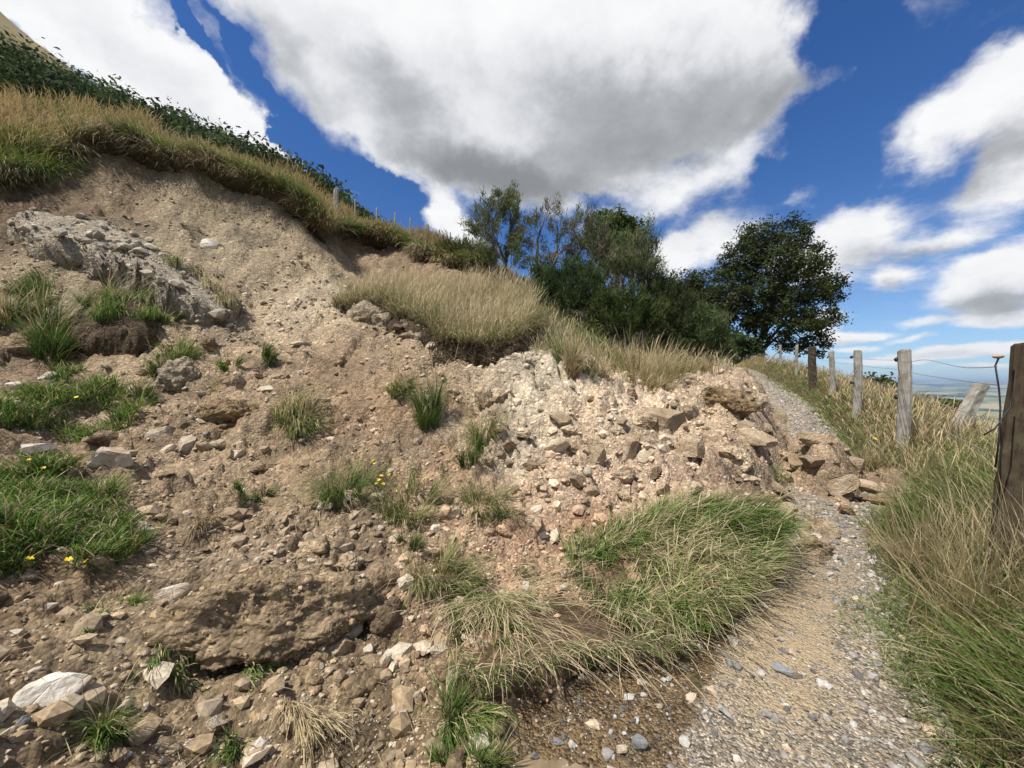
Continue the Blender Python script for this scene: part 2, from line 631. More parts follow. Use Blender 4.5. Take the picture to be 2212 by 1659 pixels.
def mat_path():
    m, t, p, _ = new_mat('gravel_track')
    v = geovec(t)
    at = t.nodes.new('ShaderNodeAttribute')
    at.attribute_name = 'fines'
    wt = t.nodes.new('ShaderNodeAttribute')
    wt.attribute_name = 'wet'
    vo = tex(t, 'Voronoi', 85, v)
    vo2 = tex(t, 'Voronoi', 38, v)
    s = t.nodes.new('ShaderNodeSeparateColor')
    t.links.new(vo.outputs['Color'], s.inputs[0])
    s2 = t.nodes.new('ShaderNodeSeparateColor')
    t.links.new(vo2.outputs['Color'], s2.inputs[0])
    grey = ramp(t, s.outputs[0], [(0, (.12, .097, .07)), (.4, (.225, .187, .14)), (.75, (.34, .288, .22)), (1, (.54, .48, .385))])
    grey = mixc(t, .5, grey, ramp(t, s2.outputs[1], [(0, (.5, .52, .55)), (.7, (1, 1, 1)), (1, (1.5, 1.45, 1.35))]), 'MULTIPLY')
    n = tex(t, 'Noise', 5, v, Detail=8, Roughness=.7)
    nn = tex(t, 'Noise', 60, v, Detail=5, Roughness=.7)
    sand = ramp(t, nn.outputs['Fac'], [(.3, (.30, .22, .13)), (.6, (.46, .36, .23)), (.75, (.56, .46, .32))])
    f = math_n(t, 'ADD', at.outputs['Fac'], math_n(t, 'MULTIPLY', math_n(t, 'SUBTRACT', n.outputs['Fac'], .5), 1.6))
    f = math_n(t, 'ADD', f, math_n(t, 'MULTIPLY', math_n(t, 'SUBTRACT', s.outputs[1], .5), .5))
    ff = ramp(t, f, [(.42, (0, 0, 0)), (.62, (1, 1, 1))])
    c = mixc(t, ff, grey, sand)
    w = math_n(t, 'ADD', wt.outputs['Fac'], math_n(t, 'MULTIPLY', math_n(t, 'SUBTRACT', n.outputs['Fac'], .5), .9))
    wf = ramp(t, w, [(.4, (0, 0, 0)), (.6, (1, 1, 1))])
    c = mixc(t, wf, c, mixc(t, 1.0, c, (.50, .42, .32), 'MULTIPLY'))
    t.links.new(c, p.inputs['Base Color'])
    rr = t.nodes.new('ShaderNodeMapRange')
    t.links.new(wf, rr.inputs[0])
    rr.inputs[3].default_value = .9
    rr.inputs[4].default_value = .38
    t.links.new(rr.outputs[0], p.inputs['Roughness'])
    h = math_n(t, 'ADD', math_n(t, 'MULTIPLY', vo.outputs['Distance'], -.8), math_n(t, 'MULTIPLY', vo2.outputs['Distance'], -.8))
    h = math_n(t, 'ADD', h, math_n(t, 'MULTIPLY', nn.outputs['Fac'], .5))
    bump(t, p, h, .9, .02)
    return m


def mat_land():
    """far farmland: paddocks, woods and stubble"""
    m, t, p, _ = new_mat('farmland')
    v = geovec(t)
    mp = t.nodes.new('ShaderNodeMapping')
    mp.inputs['Scale'].default_value = (1, 1, 0)
    t.links.new(v, mp.inputs[0])
    wn = tex(t, 'Noise', .0011, mp.outputs[0], Detail=4)
    wa = t.nodes.new('ShaderNodeVectorMath')
    wa.operation = 'MULTIPLY_ADD'
    t.links.new(wn.outputs['Color'], wa.inputs[0])
    wa.inputs[1].default_value = (700, 700, 0)
    t.links.new(mp.outputs[0], wa.inputs[2])
    vo = tex(t, 'Voronoi', .0022, wa.outputs[0])
    s = t.nodes.new('ShaderNodeSeparateColor')
    t.links.new(vo.outputs['Color'], s.inputs[0])
    c = ramp(t, s.outputs[0], [(0, (.10, .14, .045)), (.3, (.16, .20, .06)), (.5, (.30, .27, .13)), (.72, (.38, .32, .17)), (1, (.13, .17, .05))])
    n = tex(t, 'Noise', .0016, mp.outputs[0], Detail=8, Roughness=.62)
    wd = ramp(t, n.outputs['Fac'], [(.52, (0, 0, 0)), (.56, (1, 1, 1))])
    c = mixc(t, wd, c, (.025, .04, .018))
    g = tex(t, 'Noise', .6, v, Detail=6, Roughness=.7)
    near = mixc(t, g.outputs['Fac'], (.10, .09, .035), (.34, .26, .12))
    geo = t.nodes.new('ShaderNodeVectorMath')
    geo.operation = 'LENGTH'
    t.links.new(v, geo.inputs[0])
    mr = t.nodes.new('ShaderNodeMapRange')
    t.links.new(geo.outputs['Value'], mr.inputs[0])
    mr.inputs[1].default_value = 300
    mr.inputs[2].default_value = 800
    c = mixc(t, mr.outputs[0], near, c)
    t.links.new(c, p.inputs['Base Color'])
    return m


M_ground = mat_ground()
SOIL = (.19, .13, .075)
M_pale = mat_rock('pale_stone', [(.3, (.30, .24, .16)), (.5, (.52, .45, .34)), (.7, (.70, .64, .53))], (.30, .21, .12), .35, 7, .015)
M_white = mat_rock('white_stone', [(.3, (.42, .37, .29)), (.5, (.66, .61, .52)), (.7, (.80, .76, .68))], (.36, .26, .155), .42, 6, .014)
M_tan = mat_rock('tan_rock', [(.28, (.27, .195, .12)), (.5, (.47, .37, .255)), (.72, (.66, .56, .42))], (.30, .21, .125), .5, 4.5, .04)
M_grey = mat_rock('grey_stone', [(.3, (.09, .095, .10)), (.5, (.19, .20, .205)), (.7, (.34, .345, .34))], (.30, .22, .13), .1, 9, .01)
M_clod, M_sod, M_root = (.225, .16, .092), (.30, .25, .18), (.085, .06, .036)
M_grass = mat_attr('grass_blades', .7, .30)
M_leaf = mat_attr('leaves', .75, .33, spec=.12)
M_bark = mat_attr('bark', .95, 0, 14)
M_rubble = mat_attr('crushed_stone', .92, 0, 60)
M_path = mat_path()
M_land = mat_land()

# ------------------------------------------------------------------ the lie of the land


def W3(px, py, Y):
    return np.array([(px - CX) / FP * Y, Y, CAMZ - (py - CY) / FP * Y])


PATH_C = np.array([(-4.2, -4.6), (-1.6, -1.5), (.15, .7), (1.23, 2.07), (1.82, 2.8), (2.85, 4.05), (3.65, 4.95), (5.2, 6.9), (6.95, 9.4), (9.25, 13.2),
                   (12.1, 18.6), (14.4, 24), (15.5, 28), (15.3, 32), (13.8, 37), (11, 42)])
PATH_Z = np.array([-.1, -.03, 0, 0, 0, .0, .03, .2, .46, .95, 1.55, 2.42, 2.9, 3.3, 3.6, 3.9])


def dense_poly(c, z, n=260):
    t = np.concatenate([[0], np.cumsum(np.hypot(*np.diff(c, axis=0).T))])
    s = np.linspace(0, t[-1], n)
    # Catmull-Rom like smoothing by repeated averaging of the resampled line
    x, y, zz = np.interp(s, t, c[:, 0]), np.interp(s, t, c[:, 1]), np.interp(s, t, z)
    for _ in range(30):
        for a in (x, y, zz):
            a[1:-1] = .25 * a[:-2] + .5 * a[1:-1] + .25 * a[2:]
    return s, x, y, zz


PS, PX, PY_, PZ = dense_poly(PATH_C, PATH_Z)
PTX, PTY = np.gradient(PX), np.gradient(PY_)
_l = np.hypot(PTX, PTY)
PTX, PTY = PTX / _l, PTY / _l
PNX, PNY = PTY, -PTX            # to the right of the walking direction
HW = 0.72


def path_su(x, y):
    """arc length and signed sideways distance (right positive) of points"""
    x, y = np.ravel(x), np.ravel(y)
    s = np.empty(len(x))
    u = np.empty(len(x))
    z = np.empty(len(x))
    for a in range(0, len(x), 20000):
        b = slice(a, a + 20000)
        d = (x[b, None] - PX) ** 2 + (y[b, None] - PY_) ** 2
        i = d.argmin(1)
        dx, dy = x[b] - PX[i], y[b] - PY_[i]
        s[b] = PS[i] + dx * PTX[i] + dy * PTY[i]
        u[b] = dx * PNX[i] + dy * PNY[i]
        z[b] = np.interp(s[b], PS, PZ)
    return s, u, z


def bank(u):
    """height of the grass bank beside the track over the track"""
    r = u - HW
    up_ = .42 * sstep(0, 1.0, r) + .04 * sstep(-.15, .05, r)
    fall = -np.maximum(r - 1.6, 0) * .55 - .25 * sstep(1.2, 2.6, r)
    return up_ + fall


COLS = {
    -250: [(1659, 1.05), (1300, 1.7), (1050, 2.5), (900, 3.8), (750, 5.2), (600, 6.6), (480, 7.6), (380, 8.4), (300, 9.0)],
    0: [(1659, 1.25), (1450, 1.62), (1260, 2.1), (1050, 3.0), (900, 4.4), (750, 6.0), (600, 7.5), (480, 8.6), (410, 9.25), (350, 9.6)],
    150: [(1659, 1.3), (1450, 1.7), (1260, 2.2), (1100, 2.9), (985, 4.0), (900, 4.9), (800, 6.0), (700, 7.0), (600, 7.8), (540, 8.3), (470, 9.3), (420, 10.0), (340, 10.7), (300, 11.0)],
    300: [(1659, 1.4), (1500, 1.7), (1400, 1.95), (1250, 2.45), (1100, 3.2), (985, 4.1), (850, 5.5), (750, 6.6), (650, 7.7), (560, 8.8), (500, 9.8), (400, 11.2), (340, 11.8), (305, 12.0)],
    450: [(1659, 1.5), (1500, 1.8), (1430, 2.05), (1250, 2.6), (1100, 3.3), (985, 4.2), (850, 5.6), (750, 7.0), (690, 8.0), (600, 9.2), (500, 10.8), (420, 11.9), (360, 12.4)],
    600: [(1659, 1.55), (1500, 1.85), (1350, 2.3), (1200, 2.8), (1100, 3.4), (985, 4.3), (850, 5.6), (780, 6.8), (720, 8.2), (650, 9.4), (550, 11), (480, 12.1), (425, 12.6)],
    690: [(1659, 1.6), (1500, 1.9), (1350, 2.35), (1200, 2.9), (1050, 3.8), (985, 4.3), (850, 5.6), (760, 7.3), (690, 8.6), (620, 10), (570, 11.5), (515, 12.8)],
    760: [(850, 5.6), (760, 7.2), (700, 8.2), (650, 9.4), (615, 11.2), (580, 13), (545, 14.8), (500, 15.5)],
    900: [(1659, 1.6), (1500, 1.95), (1350, 2.45), (1200, 3.0), (1100, 3.5), (1000, 4.2), (900, 5.1), (820, 6.1), (770, 7.0), (725, 8.0), (680, 9.2), (635, 11), (590, 13.6), (560, 15.2), (525, 16)],
    1050: [(1659, 1.6), (1500, 1.98), (1400, 2.28), (1300, 2.7), (1200, 3.1), (1100, 3.6), (1000, 4.3), (900, 5.0), (850, 5.6), (815, 6.3), (770, 7.3), (710, 8.6), (650, 10.6), (605, 13.6), (570, 17)],
    1200: [(1480, 2.02), (1400, 2.28), (1300, 2.72), (1200, 3.2), (1100, 3.6), (1000, 4.2), (900, 4.9), (800, 6), (760, 7), (720, 9), (670, 12)],
    1350: [(1470, 2.06), (1350, 2.5), (1250, 2.9), (1100, 3.6), (1000, 4.2), (900, 5.2), (830, 6.6), (800, 8), (760, 11)],
    1500: [(1440, 2.15), (1300, 2.7), (1200, 3.1), (1100, 3.6), (1000, 4.4), (900, 5.6), (830, 7.2), (800, 9), (770, 13)],
    1650: [(1340, 2.62), (1250, 3.0), (1150, 3.7), (1050, 4.5), (950, 5.7), (880, 7.0), (840, 8.2)],
    1750: [(1190, 3.72), (1100, 4.5), (1000, 5.6), (955, 6.4), (930, 7.2)],
    1850: [(1110, 4.72), (1070, 5.1), (1010, 5.9)],
}
ctrl = []
for px, lst in COLS.items():
    for py, Y in lst:
        ctrl.append(W3(px, py, Y))
# behind the heap the bank drops to the track again, and the hill left of it
ctrl += [(6.2, 10.2, 1.15), (5.0, 10.0, 1.75), (7.4, 12.6, 1.3), (10.2, 17.6, 2.1), (12.6, 23, 3.0), (13.6, 28, 3.5), (8.5, 17.5, 3.1), (10.5, 24, 4.6), (4, 16, 4.3),
         (8, 24, 6.0), (2, 20, 6.6), (5, 30, 9.0), (11, 32, 5.2), (9, 38, 6.5)]
for k in range(0, len(PS), 9):      # the track bed itself and outside it
    for uu, dz in ((0, -.22), (.7, -.3), (2, -.6)):
        ctrl.append((PX[k] + PNX[k] * uu, PY_[k] + PNY[k] * uu, PZ[k] + dz))
    if PS[k] < 2.2 or PS[k] > 17:
        ctrl.append((PX[k] - PNX[k] * .75, PY_[k] - PNY[k] * .75, PZ[k] + .05))
# the foot of the slide as it meets the track
for px, py in ((1120, 1580), (1250, 1520), (1380, 1490), (1500, 1455), (1590, 1400), (1660, 1335), (1710, 1265), (1745, 1195), (1800, 1165), (1870, 1115)):
    ctrl.append(W3(px, py, 1.64 * FP / (py - CY)))
    ctrl.append(W3(px + 45, py + 25, 1.75 * FP / (py + 25 - CY)))
# hill above the scars
for px, t_, Zr in ((-500, 20, 9.5), (-500, 40, 19), (0, 23, 11.2), (0, 32, 16.0), (0, 45, 23.5), (150, 22, 10.9), (150, 32, 16.2), (300, 21, 10.8), (300, 30, 15.6), (300, 45, 23.5),
                   (450, 17.5, 9.4), (450, 24, 12.6), (450, 40, 21), (600, 15.2, 8.9), (600, 22, 12.0), (600, 40, 21), (700, 14.8, 9.0), (700, 24, 12.8), (700, 40, 20.5),
                   (800, 15.2, 8.9), (800, 22, 11.4), (800, 36, 18), (900, 16.2, 9.5), (900, 24, 11.8), (1000, 16.5, 10.0), (1000, 26, 12.4), (1100, 15, 8.6), (1100, 28, 11.8)):
    a = (px - CX) / FP
    Y = t_ / (-a * .878 + .478)
    ctrl.append((a * Y, Y, Zr))
ctrl += [(-6, -6, 1.2), (-4, -2, 1.1), (-9, -4, 3.4), (-14, 0, 6.0), (-20, 4, 9), (-2.2, -.6, .35), (-1.3, .3, .25), (-12, 4, 5.2), (-9, 2.5, 3.2), (-25, -5, 10), (-40, 0, 19), (-30, 25, 19), (-10, -18, 2), (-30, -25, 9)]
ctrl = np.array(ctrl, dtype=float)


def tps_fit(P, z, lam=.02):
    n = len(P)
    d = np.hypot(P[:, None, 0] - P[None, :, 0], P[:, None, 1] - P[None, :, 1])
    K = d ** 2 * np.log(d + 1e-9) + lam * np.eye(n)
    A = np.zeros((n + 3, n + 3))
    A[:n, :n] = K
    A[:n, n] = 1
    A[:n, n + 1:] = P
    A[n, :n] = 1
    A[n + 1:, :n] = P.T
    return np.linalg.solve(A, np.concatenate([z, np.zeros(3)]))


def warp(x, y):
    """log-radial coordinates so that near and far control points weigh alike"""
    r = np.hypot(x, y + .9)
    k = np.log(r + .6) / (r + 1e-6)
    return np.stack([x * k, (y + .9) * k], -1)


TP = warp(ctrl[:, 0], ctrl[:, 1])
# height over a tilted reference so that the spline carries only the residue
TW = tps_fit(TP, ctrl[:, 2] / (np.hypot(ctrl[:, 0], ctrl[:, 1] + .9) + .6), 2e-4)


def tps(x, y):
    x, y = np.ravel(x), np.ravel(y)
    o = np.empty(len(x))
    n = len(TP)
    for a in range(0, len(x), 20000):
        q = warp(x[a:a + 20000], y[a:a + 20000])
        d2 = (q[:, None, 0] - TP[None, :, 0]) ** 2 + (q[:, None, 1] - TP[None, :, 1]) ** 2
        o[a:a + 20000] = (.5 * d2 * np.log(d2 + 1e-12)) @ TW[:n] + TW[n] + q @ TW[n + 1:]
    return o * (np.hypot(x, y + .9) + .6)


def far_h(x, y):
    """the hill and valley beyond about 45 m"""
    t = -.878 * x + .478 * y
    s = .478 * x + .878 * y
    P2 = np.stack([x, y], -1)
    hill = np.minimum(.50 * t - 2.2, 95 + 25 * (1 - np.exp(-np.maximum(t - 180, 0) / 90)))
    hill += 26 * np.exp(-((x + 120) ** 2 + (y - 45) ** 2) / 45 ** 2) + 1.6 * fbm(P2 / 16, 3, 27) + .5 * fbm(P2 / 4, 2, 29)
    val = -.42 * np.maximum(-t, 0)
    floor = -150 + 26 * fbm(P2 / 900, 4, 3) 
    r = np.hypot(x, y)
    floor = floor + sstep(2500, 9000, r) * (60 + 75 * fbm(P2 / 2600, 4, 9)) + sstep(9000, 17000, r) * (150 + 60 * fbm(P2 / 4000, 3, 19))
    low = np.where(val > floor + 20, val, np.maximum(val, floor))
    z = np.where(t > 0, hill, low - 2.2)
    z = np.where(t > 500, 120 - (t - 500) * .25, z)
    return np.where(r > 2500, np.maximum(np.minimum(z, floor + 140), floor), z)


# polar sheet: fine in front, coarse behind
AZ = np.concatenate([np.linspace(-180, -74, 40, endpoint=False), np.linspace(-74, 70, 580), np.linspace(70, 180, 40)[1:]])
AZ = np.radians(AZ)
RR = np.concatenate([[.05, .2, .35], np.exp(np.linspace(math.log(.5), math.log(64), 500))])
A2, R2 = np.meshgrid(AZ, RR, indexing='ij')
GX, GY = (R2 * np.sin(A2)).ravel(), (R2 * np.cos(A2)).ravel()
S_, U_, ZP = path_su(GX, GY)
Zt = tps(GX, GY)
XY = np.stack([GX, GY], -1)
rad = np.hypot(GX, GY)
T_ = -.878 * GX + .478 * GY


def region(poly, soft=.25):
    """soft mask (0..1) of a polygon given in photo coordinates with distances, in plan"""
    q = np.array([W3(*p)[:2] for p in poly])
    return poly_mask(XY, q, soft)


def poly_sd(P, q):
    d = np.full(len(P), 1e9)
    inside = np.zeros(len(P), dtype=bool)
    n = len(q)
    for i in range(n):
        a, b = q[i], q[(i + 1) % n]
        e = b - a
        w = P - a
        h = np.clip((w @ e) / (e @ e + 1e-12), 0, 1)
        d = np.minimum(d, np.hypot(*(w - h[:, None] * e).T))
        c = ((a[1] <= P[:, 1]) != (b[1] <= P[:, 1])) & (P[:, 0] < e[0] * (P[:, 1] - a[1]) / (e[1] if abs(e[1]) > 1e-12 else 1e-12) + a[0])
        inside ^= c
    return np.where(inside, -d, d)


def poly_mask(P, q, soft):
    return 1 - sstep(-soft, soft, poly_sd(P, q))


prof = ZP + bank(U_)
# which ground is bare earth: the slide, down to the track
lip_line = [(-120, 405, 9.0), (0, 395, 9.5), (80, 385, 10.0), (120, 345, 10.7), (155, 318, 11.0), (240, 325, 11.6), (300, 322, 11.9), (380, 362, 12.1), (445, 368, 12.4),
            (505, 385, 12.5), (570, 405, 12.6), (625, 432, 12.6), (670, 465, 12.7), (706, 515, 12.8)]
lip2_line = [(706, 515, 12.8), (722, 500, 14.5), (748, 508, 15.2), (782, 515, 15.6), (828, 515, 15.9), (858, 520, 16.0), (885, 540, 15.6), (928, 562, 15.0), (978, 573, 14.6), (1046, 585, 14.0)]
bare_poly = lip_line + lip2_line[1:] + [(1085, 640, 11.0), (1130, 720, 8.2), (1180, 770, 6.8), (1300, 795, 7.6), (1450, 805, 8.0), (1560, 815, 9.0), (1700, 850, 9.5),
                                        (1960, 1070, 5.4), (1830, 1160, 4.3), (1665, 1335, 2.68), (1050, 1659, 1.6), (300, 2600, .75), (-1500, 2600, .75), (-700, 900, 3.0), (-400, 500, 6.5)]
bq = np.array([W3(*p)[:2] for p in bare_poly])
BSD = poly_sd(XY, bq)
edge_n = fbm(XY * 1.3, 3, 41) * .25
bare = 1 - sstep(-.12, .18, BSD + edge_n * sstep(1, 6, rad))

# relief of the loose earth
rel = np.zeros(len(GX))
near = np.clip(rad / 3.5, .45, 1.25)
rel += .07 * fbm(XY * 1.1, 3, 1)
rel += .045 * fbm(XY * 3.1, 4, 2, .55)
f1, f2, cid = voronoi2(XY * 6.5 + .3 * fbm(XY * 7, 2, 5)[:, None], 3)
rel += .05 * (np.clip(f2 - f1, 0, .5) - .2) * (cid > .35)
f1b, f2b, cidb = voronoi2(XY * 17, 8)
rel += .022 * (np.clip(f2b - f1b, 0, .5) - .2) * (.3 + cidb)
rel += .016 * fbm(XY * 24, 3, 6, .6)
rel += .13 * np.abs(fbm(XY * .9, 3, 11)) * 1.4 - .06
rel += .10 * sstep(.02, .16, fbm(XY * 1.5, 3, 13)) - .05          # small ledges
rel += .06 * sstep(.0, .10, fbm(XY * 3.4, 3, 15)) - .03
rel *= near
# blocky rock of the right-hand tongue
q_block = np.array([W3(*p)[:2] for p in [(1000, 960, 4.5), (1040, 830, 5.7), (1130, 780, 6.4), (1350, 815, 7.0), (1560, 825, 8.2), (1700, 870, 7.6), (1900, 1060, 5.3), (1780, 1130, 4.3), (1500, 1090, 3.7), (1250, 1060, 3.9)]])
blk = poly_mask(XY, q_block, .45)
g1_, g2_, gc = voronoi2(np.stack([GX * 2.6 + .35 * fbm(XY * 2, 2, 31), GY * 1.9 + .35 * fbm(XY * 2, 2, 33)], -1), 21)
h1_, h2_, hc = voronoi2(XY * 7.5 + .5 * fbm(XY * 5, 2, 35)[:, None], 23)
rel += blk * (.22 * (gc - .45) * sstep(0.0, .35, g2_ - g1_) - .06 * (1 - sstep(0, .16, g2_ - g1_)) + .07 * (hc - .5) * sstep(0, .25, h2_ - h1_) + .05 * fbm(XY * 6, 4, 37, .6, True))
# scarp: rills running down the face
cs = .478 * GX + .878 * GY
scarp_m = sstep(6.5, 8.5, rad) * sstep(3.0, 5.0, Zt)
rel = rel * (1 - .45 * scarp_m) + scarp_m * (.20 * fbm(np.stack([cs * 1.1, T_ * .4], -1), 4, 51, .6, True) + .12 * fbm(XY * 2.6, 4, 53, .65) + .07 * fbm(XY * 7, 3, 55, .65, True))
# far-left hollow under the lip stays smooth
grassy = .10 * fbm(XY * .8, 3, 61) + .05 * fbm(XY * 2.6, 2, 63)
Zl = Zt + rel * bare + grassy * (1 - bare) * sstep(.3, 2.0, np.abs(U_))
bedz = np.where(np.abs(U_) < HW + .25, -.06, 0)
Zr = prof + bedz + .05 * fbm(XY * 1.6, 3, 71) * sstep(HW, HW + .6, U_)
right = sstep(-1.4, -.5, U_)          # only right of the left track edge may the bank profile act
GZ = np.where(U_ > -HW - .6, np.maximum(Zl - 40 * sstep(HW + .6, HW + 1.8, U_) * (S_ > 0) * (S_ < 60) * (BSD > .35), Zr - 3 * (1 - sstep(-HW - .6, -HW + .05, U_))), Zl)
w_far = sstep(40, 60, rad)
GZ = GZ * (1 - w_far) + far_h(GX, GY) * w_far
NA, NR = len(AZ), len(RR)
ZG = GZ.reshape(NA, NR)
LR = np.log(RR)


def gz(x, y):
    """ground height at points"""
    x, y = np.ravel(np.asarray(x, dtype=float)), np.ravel(np.asarray(y, dtype=float))
    a = np.interp(np.arctan2(x, y), AZ, np.arange(NA))
    r = np.interp(np.log(np.maximum(np.hypot(x, y), .051)), LR, np.arange(NR))
    i, j = np.clip(a.astype(int), 0, NA - 2), np.clip(r.astype(int), 0, NR - 2)
    fa, fr = a - i, r - j
    return (ZG[i, j] * (1 - fa) + ZG[i + 1, j] * fa) * (1 - fr) + (ZG[i, j + 1] * (1 - fa) + ZG[i + 1, j + 1] * fa) * fr


_YS = np.exp(np.linspace(math.log(.9), math.log(60), 1400))


def hit(px, py, first=.9):
    """where the line of sight through a photo point meets the ground"""
    a, b = (px - CX) / FP, (CY - py) / FP
    Y = _YS[_YS > first]
    d = CAMZ + b * Y - gz(a * Y, Y)
    k = np.nonzero(d < 0)[0]
    k = k[0] if len(k) else len(Y) - 1
    if k > 0:
        f = d[k - 1] / (d[k - 1] - d[k] + 1e-12)
        y = Y[k - 1] + (Y[k] - Y[k - 1]) * min(max(f, 0), 1)
    else:
        y = Y[0]
    return Vector((a * y, y, float(gz([a * y], [y])[0])))


# colours of the different earths (albedo), blended in plan
EARTH = [
    # px, py, Y hint is found by the line of sight
    (100, 1620, (.21, .15, .086)), (400, 1600, (.205, .147, .083)), (700, 1500, (.235, .17, .097)), (850, 1600, (.21, .15, .083)), (300, 1400, (.25, .185, .11)), (600, 1300, (.24, .175, .105)),
    (500, 1200, (.25, .185, .115)), (750, 1200, (.26, .19, .115)), (100, 1200, (.18, .125, .07)), (150, 1000, (.22, .155, .09)), (400, 1000, (.28, .205, .125)), (650, 1050, (.26, .185, .11)),
    (850, 1000, (.28, .20, .12)), (250, 860, (.30, .22, .135)), (500, 880, (.27, .19, .115)), (750, 900, (.30, .205, .12)), (850, 870, (.27, .18, .105)), (600, 780, (.29, .21, .13)),
    (700, 800, (.23, .16, .095)), (120, 760, (.24, .17, .10)), (100, 600, (.30, .23, .145)), (200, 560, (.33, .26, .17)), (450, 640, (.34, .26, .165)), (600, 650, (.36, .275, .175)),
    (500, 520, (.36, .28, .175)), (620, 560, (.36, .275, .17)), (400, 440, (.33, .255, .155)), (250, 400, (.27, .195, .115)), (60, 440, (.15, .10, .055)), (150, 440, (.20, .14, .08)), (680, 640, (.42, .335, .22)),
    (800, 560, (.33, .235, .14)), (900, 590, (.32, .225, .135)), (760, 545, (.22, .15, .085)), (960, 850, (.24, .17, .095)), (1000, 930, (.36, .275, .175)), (1130, 880, (.50, .41, .285)), (1180, 820, (.50, .42, .30)),
    (1100, 960, (.46, .375, .26)), (1300, 900, (.47, .36, .24)), (1420, 860, (.50, .385, .26)), (1550, 880, (.42, .31, .20)), (1650, 980, (.30, .215, .135)), (1780, 1040, (.34, .25, .16)), (1880, 1080, (.20, .14, .085)),
    (1200, 1030, (.44, .32, .21)), (1150, 1080, (.40, .28, .18)), (1400, 1020, (.42, .31, .21)), (1300, 1130, (.25, .15, .085)), (1150, 1180, (.33, .215, .13)), (1250, 1230, (.29, .18, .105)), (1080, 1220, (.36, .24, .15)),
    (1500, 1060, (.36, .25, .165)), (1650, 1110, (.22, .15, .09)), (1000, 1350, (.28, .19, .115)), (1350, 1330, (.27, .18, .105)), (900, 1420, (.235, .165, .096)), (1000, 1150, (.34, .235, .145)), (950, 1000, (.30, .20, .12)),
    (30, 1480, (.21, .15, .088)), (1600, 1010, (.36, .26, .17)), (1450, 950, (.46, .35, .235)),
]
ep = np.array([hit(e[0], e[1])[:2] for e in EARTH])
ec = np.array([e[2] for e in EARTH])
colr = np.empty((len(GX), 3))
for a in range(0, len(GX), 20000):
    P = XY[a:a + 20000] + .25 * np.stack([fbm(XY[a:a + 20000] * 2.2, 3, 81), fbm(XY[a:a + 20000] * 2.2, 3, 87)], -1) * near[a:a + 20000, None]
    d = (P[:, None, 0] - ep[None, :, 0]) ** 2 + (P[:, None, 1] - ep[None, :, 1]) ** 2
    w = 1 / (d / (1 + ep[:, 0] ** 2 * .03 + ep[:, 1] ** 2 * .03)[None] + .003) ** 1.8
    colr[a:a + 20000] = (w @ ec) / w.sum(1)[:, None]
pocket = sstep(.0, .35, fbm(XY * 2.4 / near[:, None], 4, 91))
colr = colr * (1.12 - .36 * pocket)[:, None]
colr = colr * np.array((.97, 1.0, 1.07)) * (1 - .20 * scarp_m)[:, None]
turf = np.array((.105, .085, .042)) * (1 + .4 * fbm(XY * 1.4, 3, 95))[:, None]
hillc = np.array((.30, .225, .11))[None] * (1 + .3 * fbm(XY * .9, 4, 97, .65))[:, None]
far_w = sstep(24, 40, rad)[:, None]
turf = turf * (1 - far_w) + hillc * far_w
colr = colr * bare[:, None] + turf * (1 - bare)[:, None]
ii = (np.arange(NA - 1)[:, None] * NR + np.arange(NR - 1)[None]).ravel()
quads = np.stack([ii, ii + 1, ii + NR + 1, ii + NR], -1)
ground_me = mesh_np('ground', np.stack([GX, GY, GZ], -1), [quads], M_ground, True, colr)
ground = tag(link('ground', ground_me), 'brown landslide earth and grassy hillside', kind='structure')
BARE = bare.reshape(NA, NR)


def bare_at(x, y):
    a = np.interp(np.arctan2(x, y), AZ, np.arange(NA))
    r = np.interp(np.log(np.hypot(x, y)), LR, np.arange(NR))
    return BARE[np.clip(np.rint(a).astype(int), 0, NA - 1), np.clip(np.rint(r).astype(int), 0, NR - 1)]


def col_at(x, y):
    a = np.interp(np.arctan2(x, y), AZ, np.arange(NA))
    r = np.interp(np.log(np.hypot(x, y)), LR, np.arange(NR))
    return colr.reshape(NA, NR, 3)[np.clip(np.rint(a).astype(int), 0, NA - 1), np.clip(np.rint(r).astype(int), 0, NR - 1)]


# far country
FA = np.radians(np.concatenate([np.linspace(-180, -60, 60, endpoint=False), np.linspace(-60, 75, 240, endpoint=False), np.linspace(75, 180, 50)]))
FR = np.exp(np.linspace(math.log(56), math.log(26000), 170))
fa2, fr2 = np.meshgrid(FA, FR, indexing='ij')
fx, fy = (fr2 * np.sin(fa2)).ravel(), (fr2 * np.cos(fa2)).ravel()
fz = far_h(fx, fy) - 1.2 * (1 - sstep(56, 64, np.hypot(fx, fy)))
nf_ = len(FR)
ii = (np.arange(len(FA) - 1)[:, None] * nf_ + np.arange(nf_ - 1)[None]).ravel()
land = tag(link('valley', mesh_np('valley', np.stack([fx, fy, fz], -1), [np.stack([ii, ii + 1, ii + nf_ + 1, ii + nf_], -1)], M_land, True)), kind='structure')

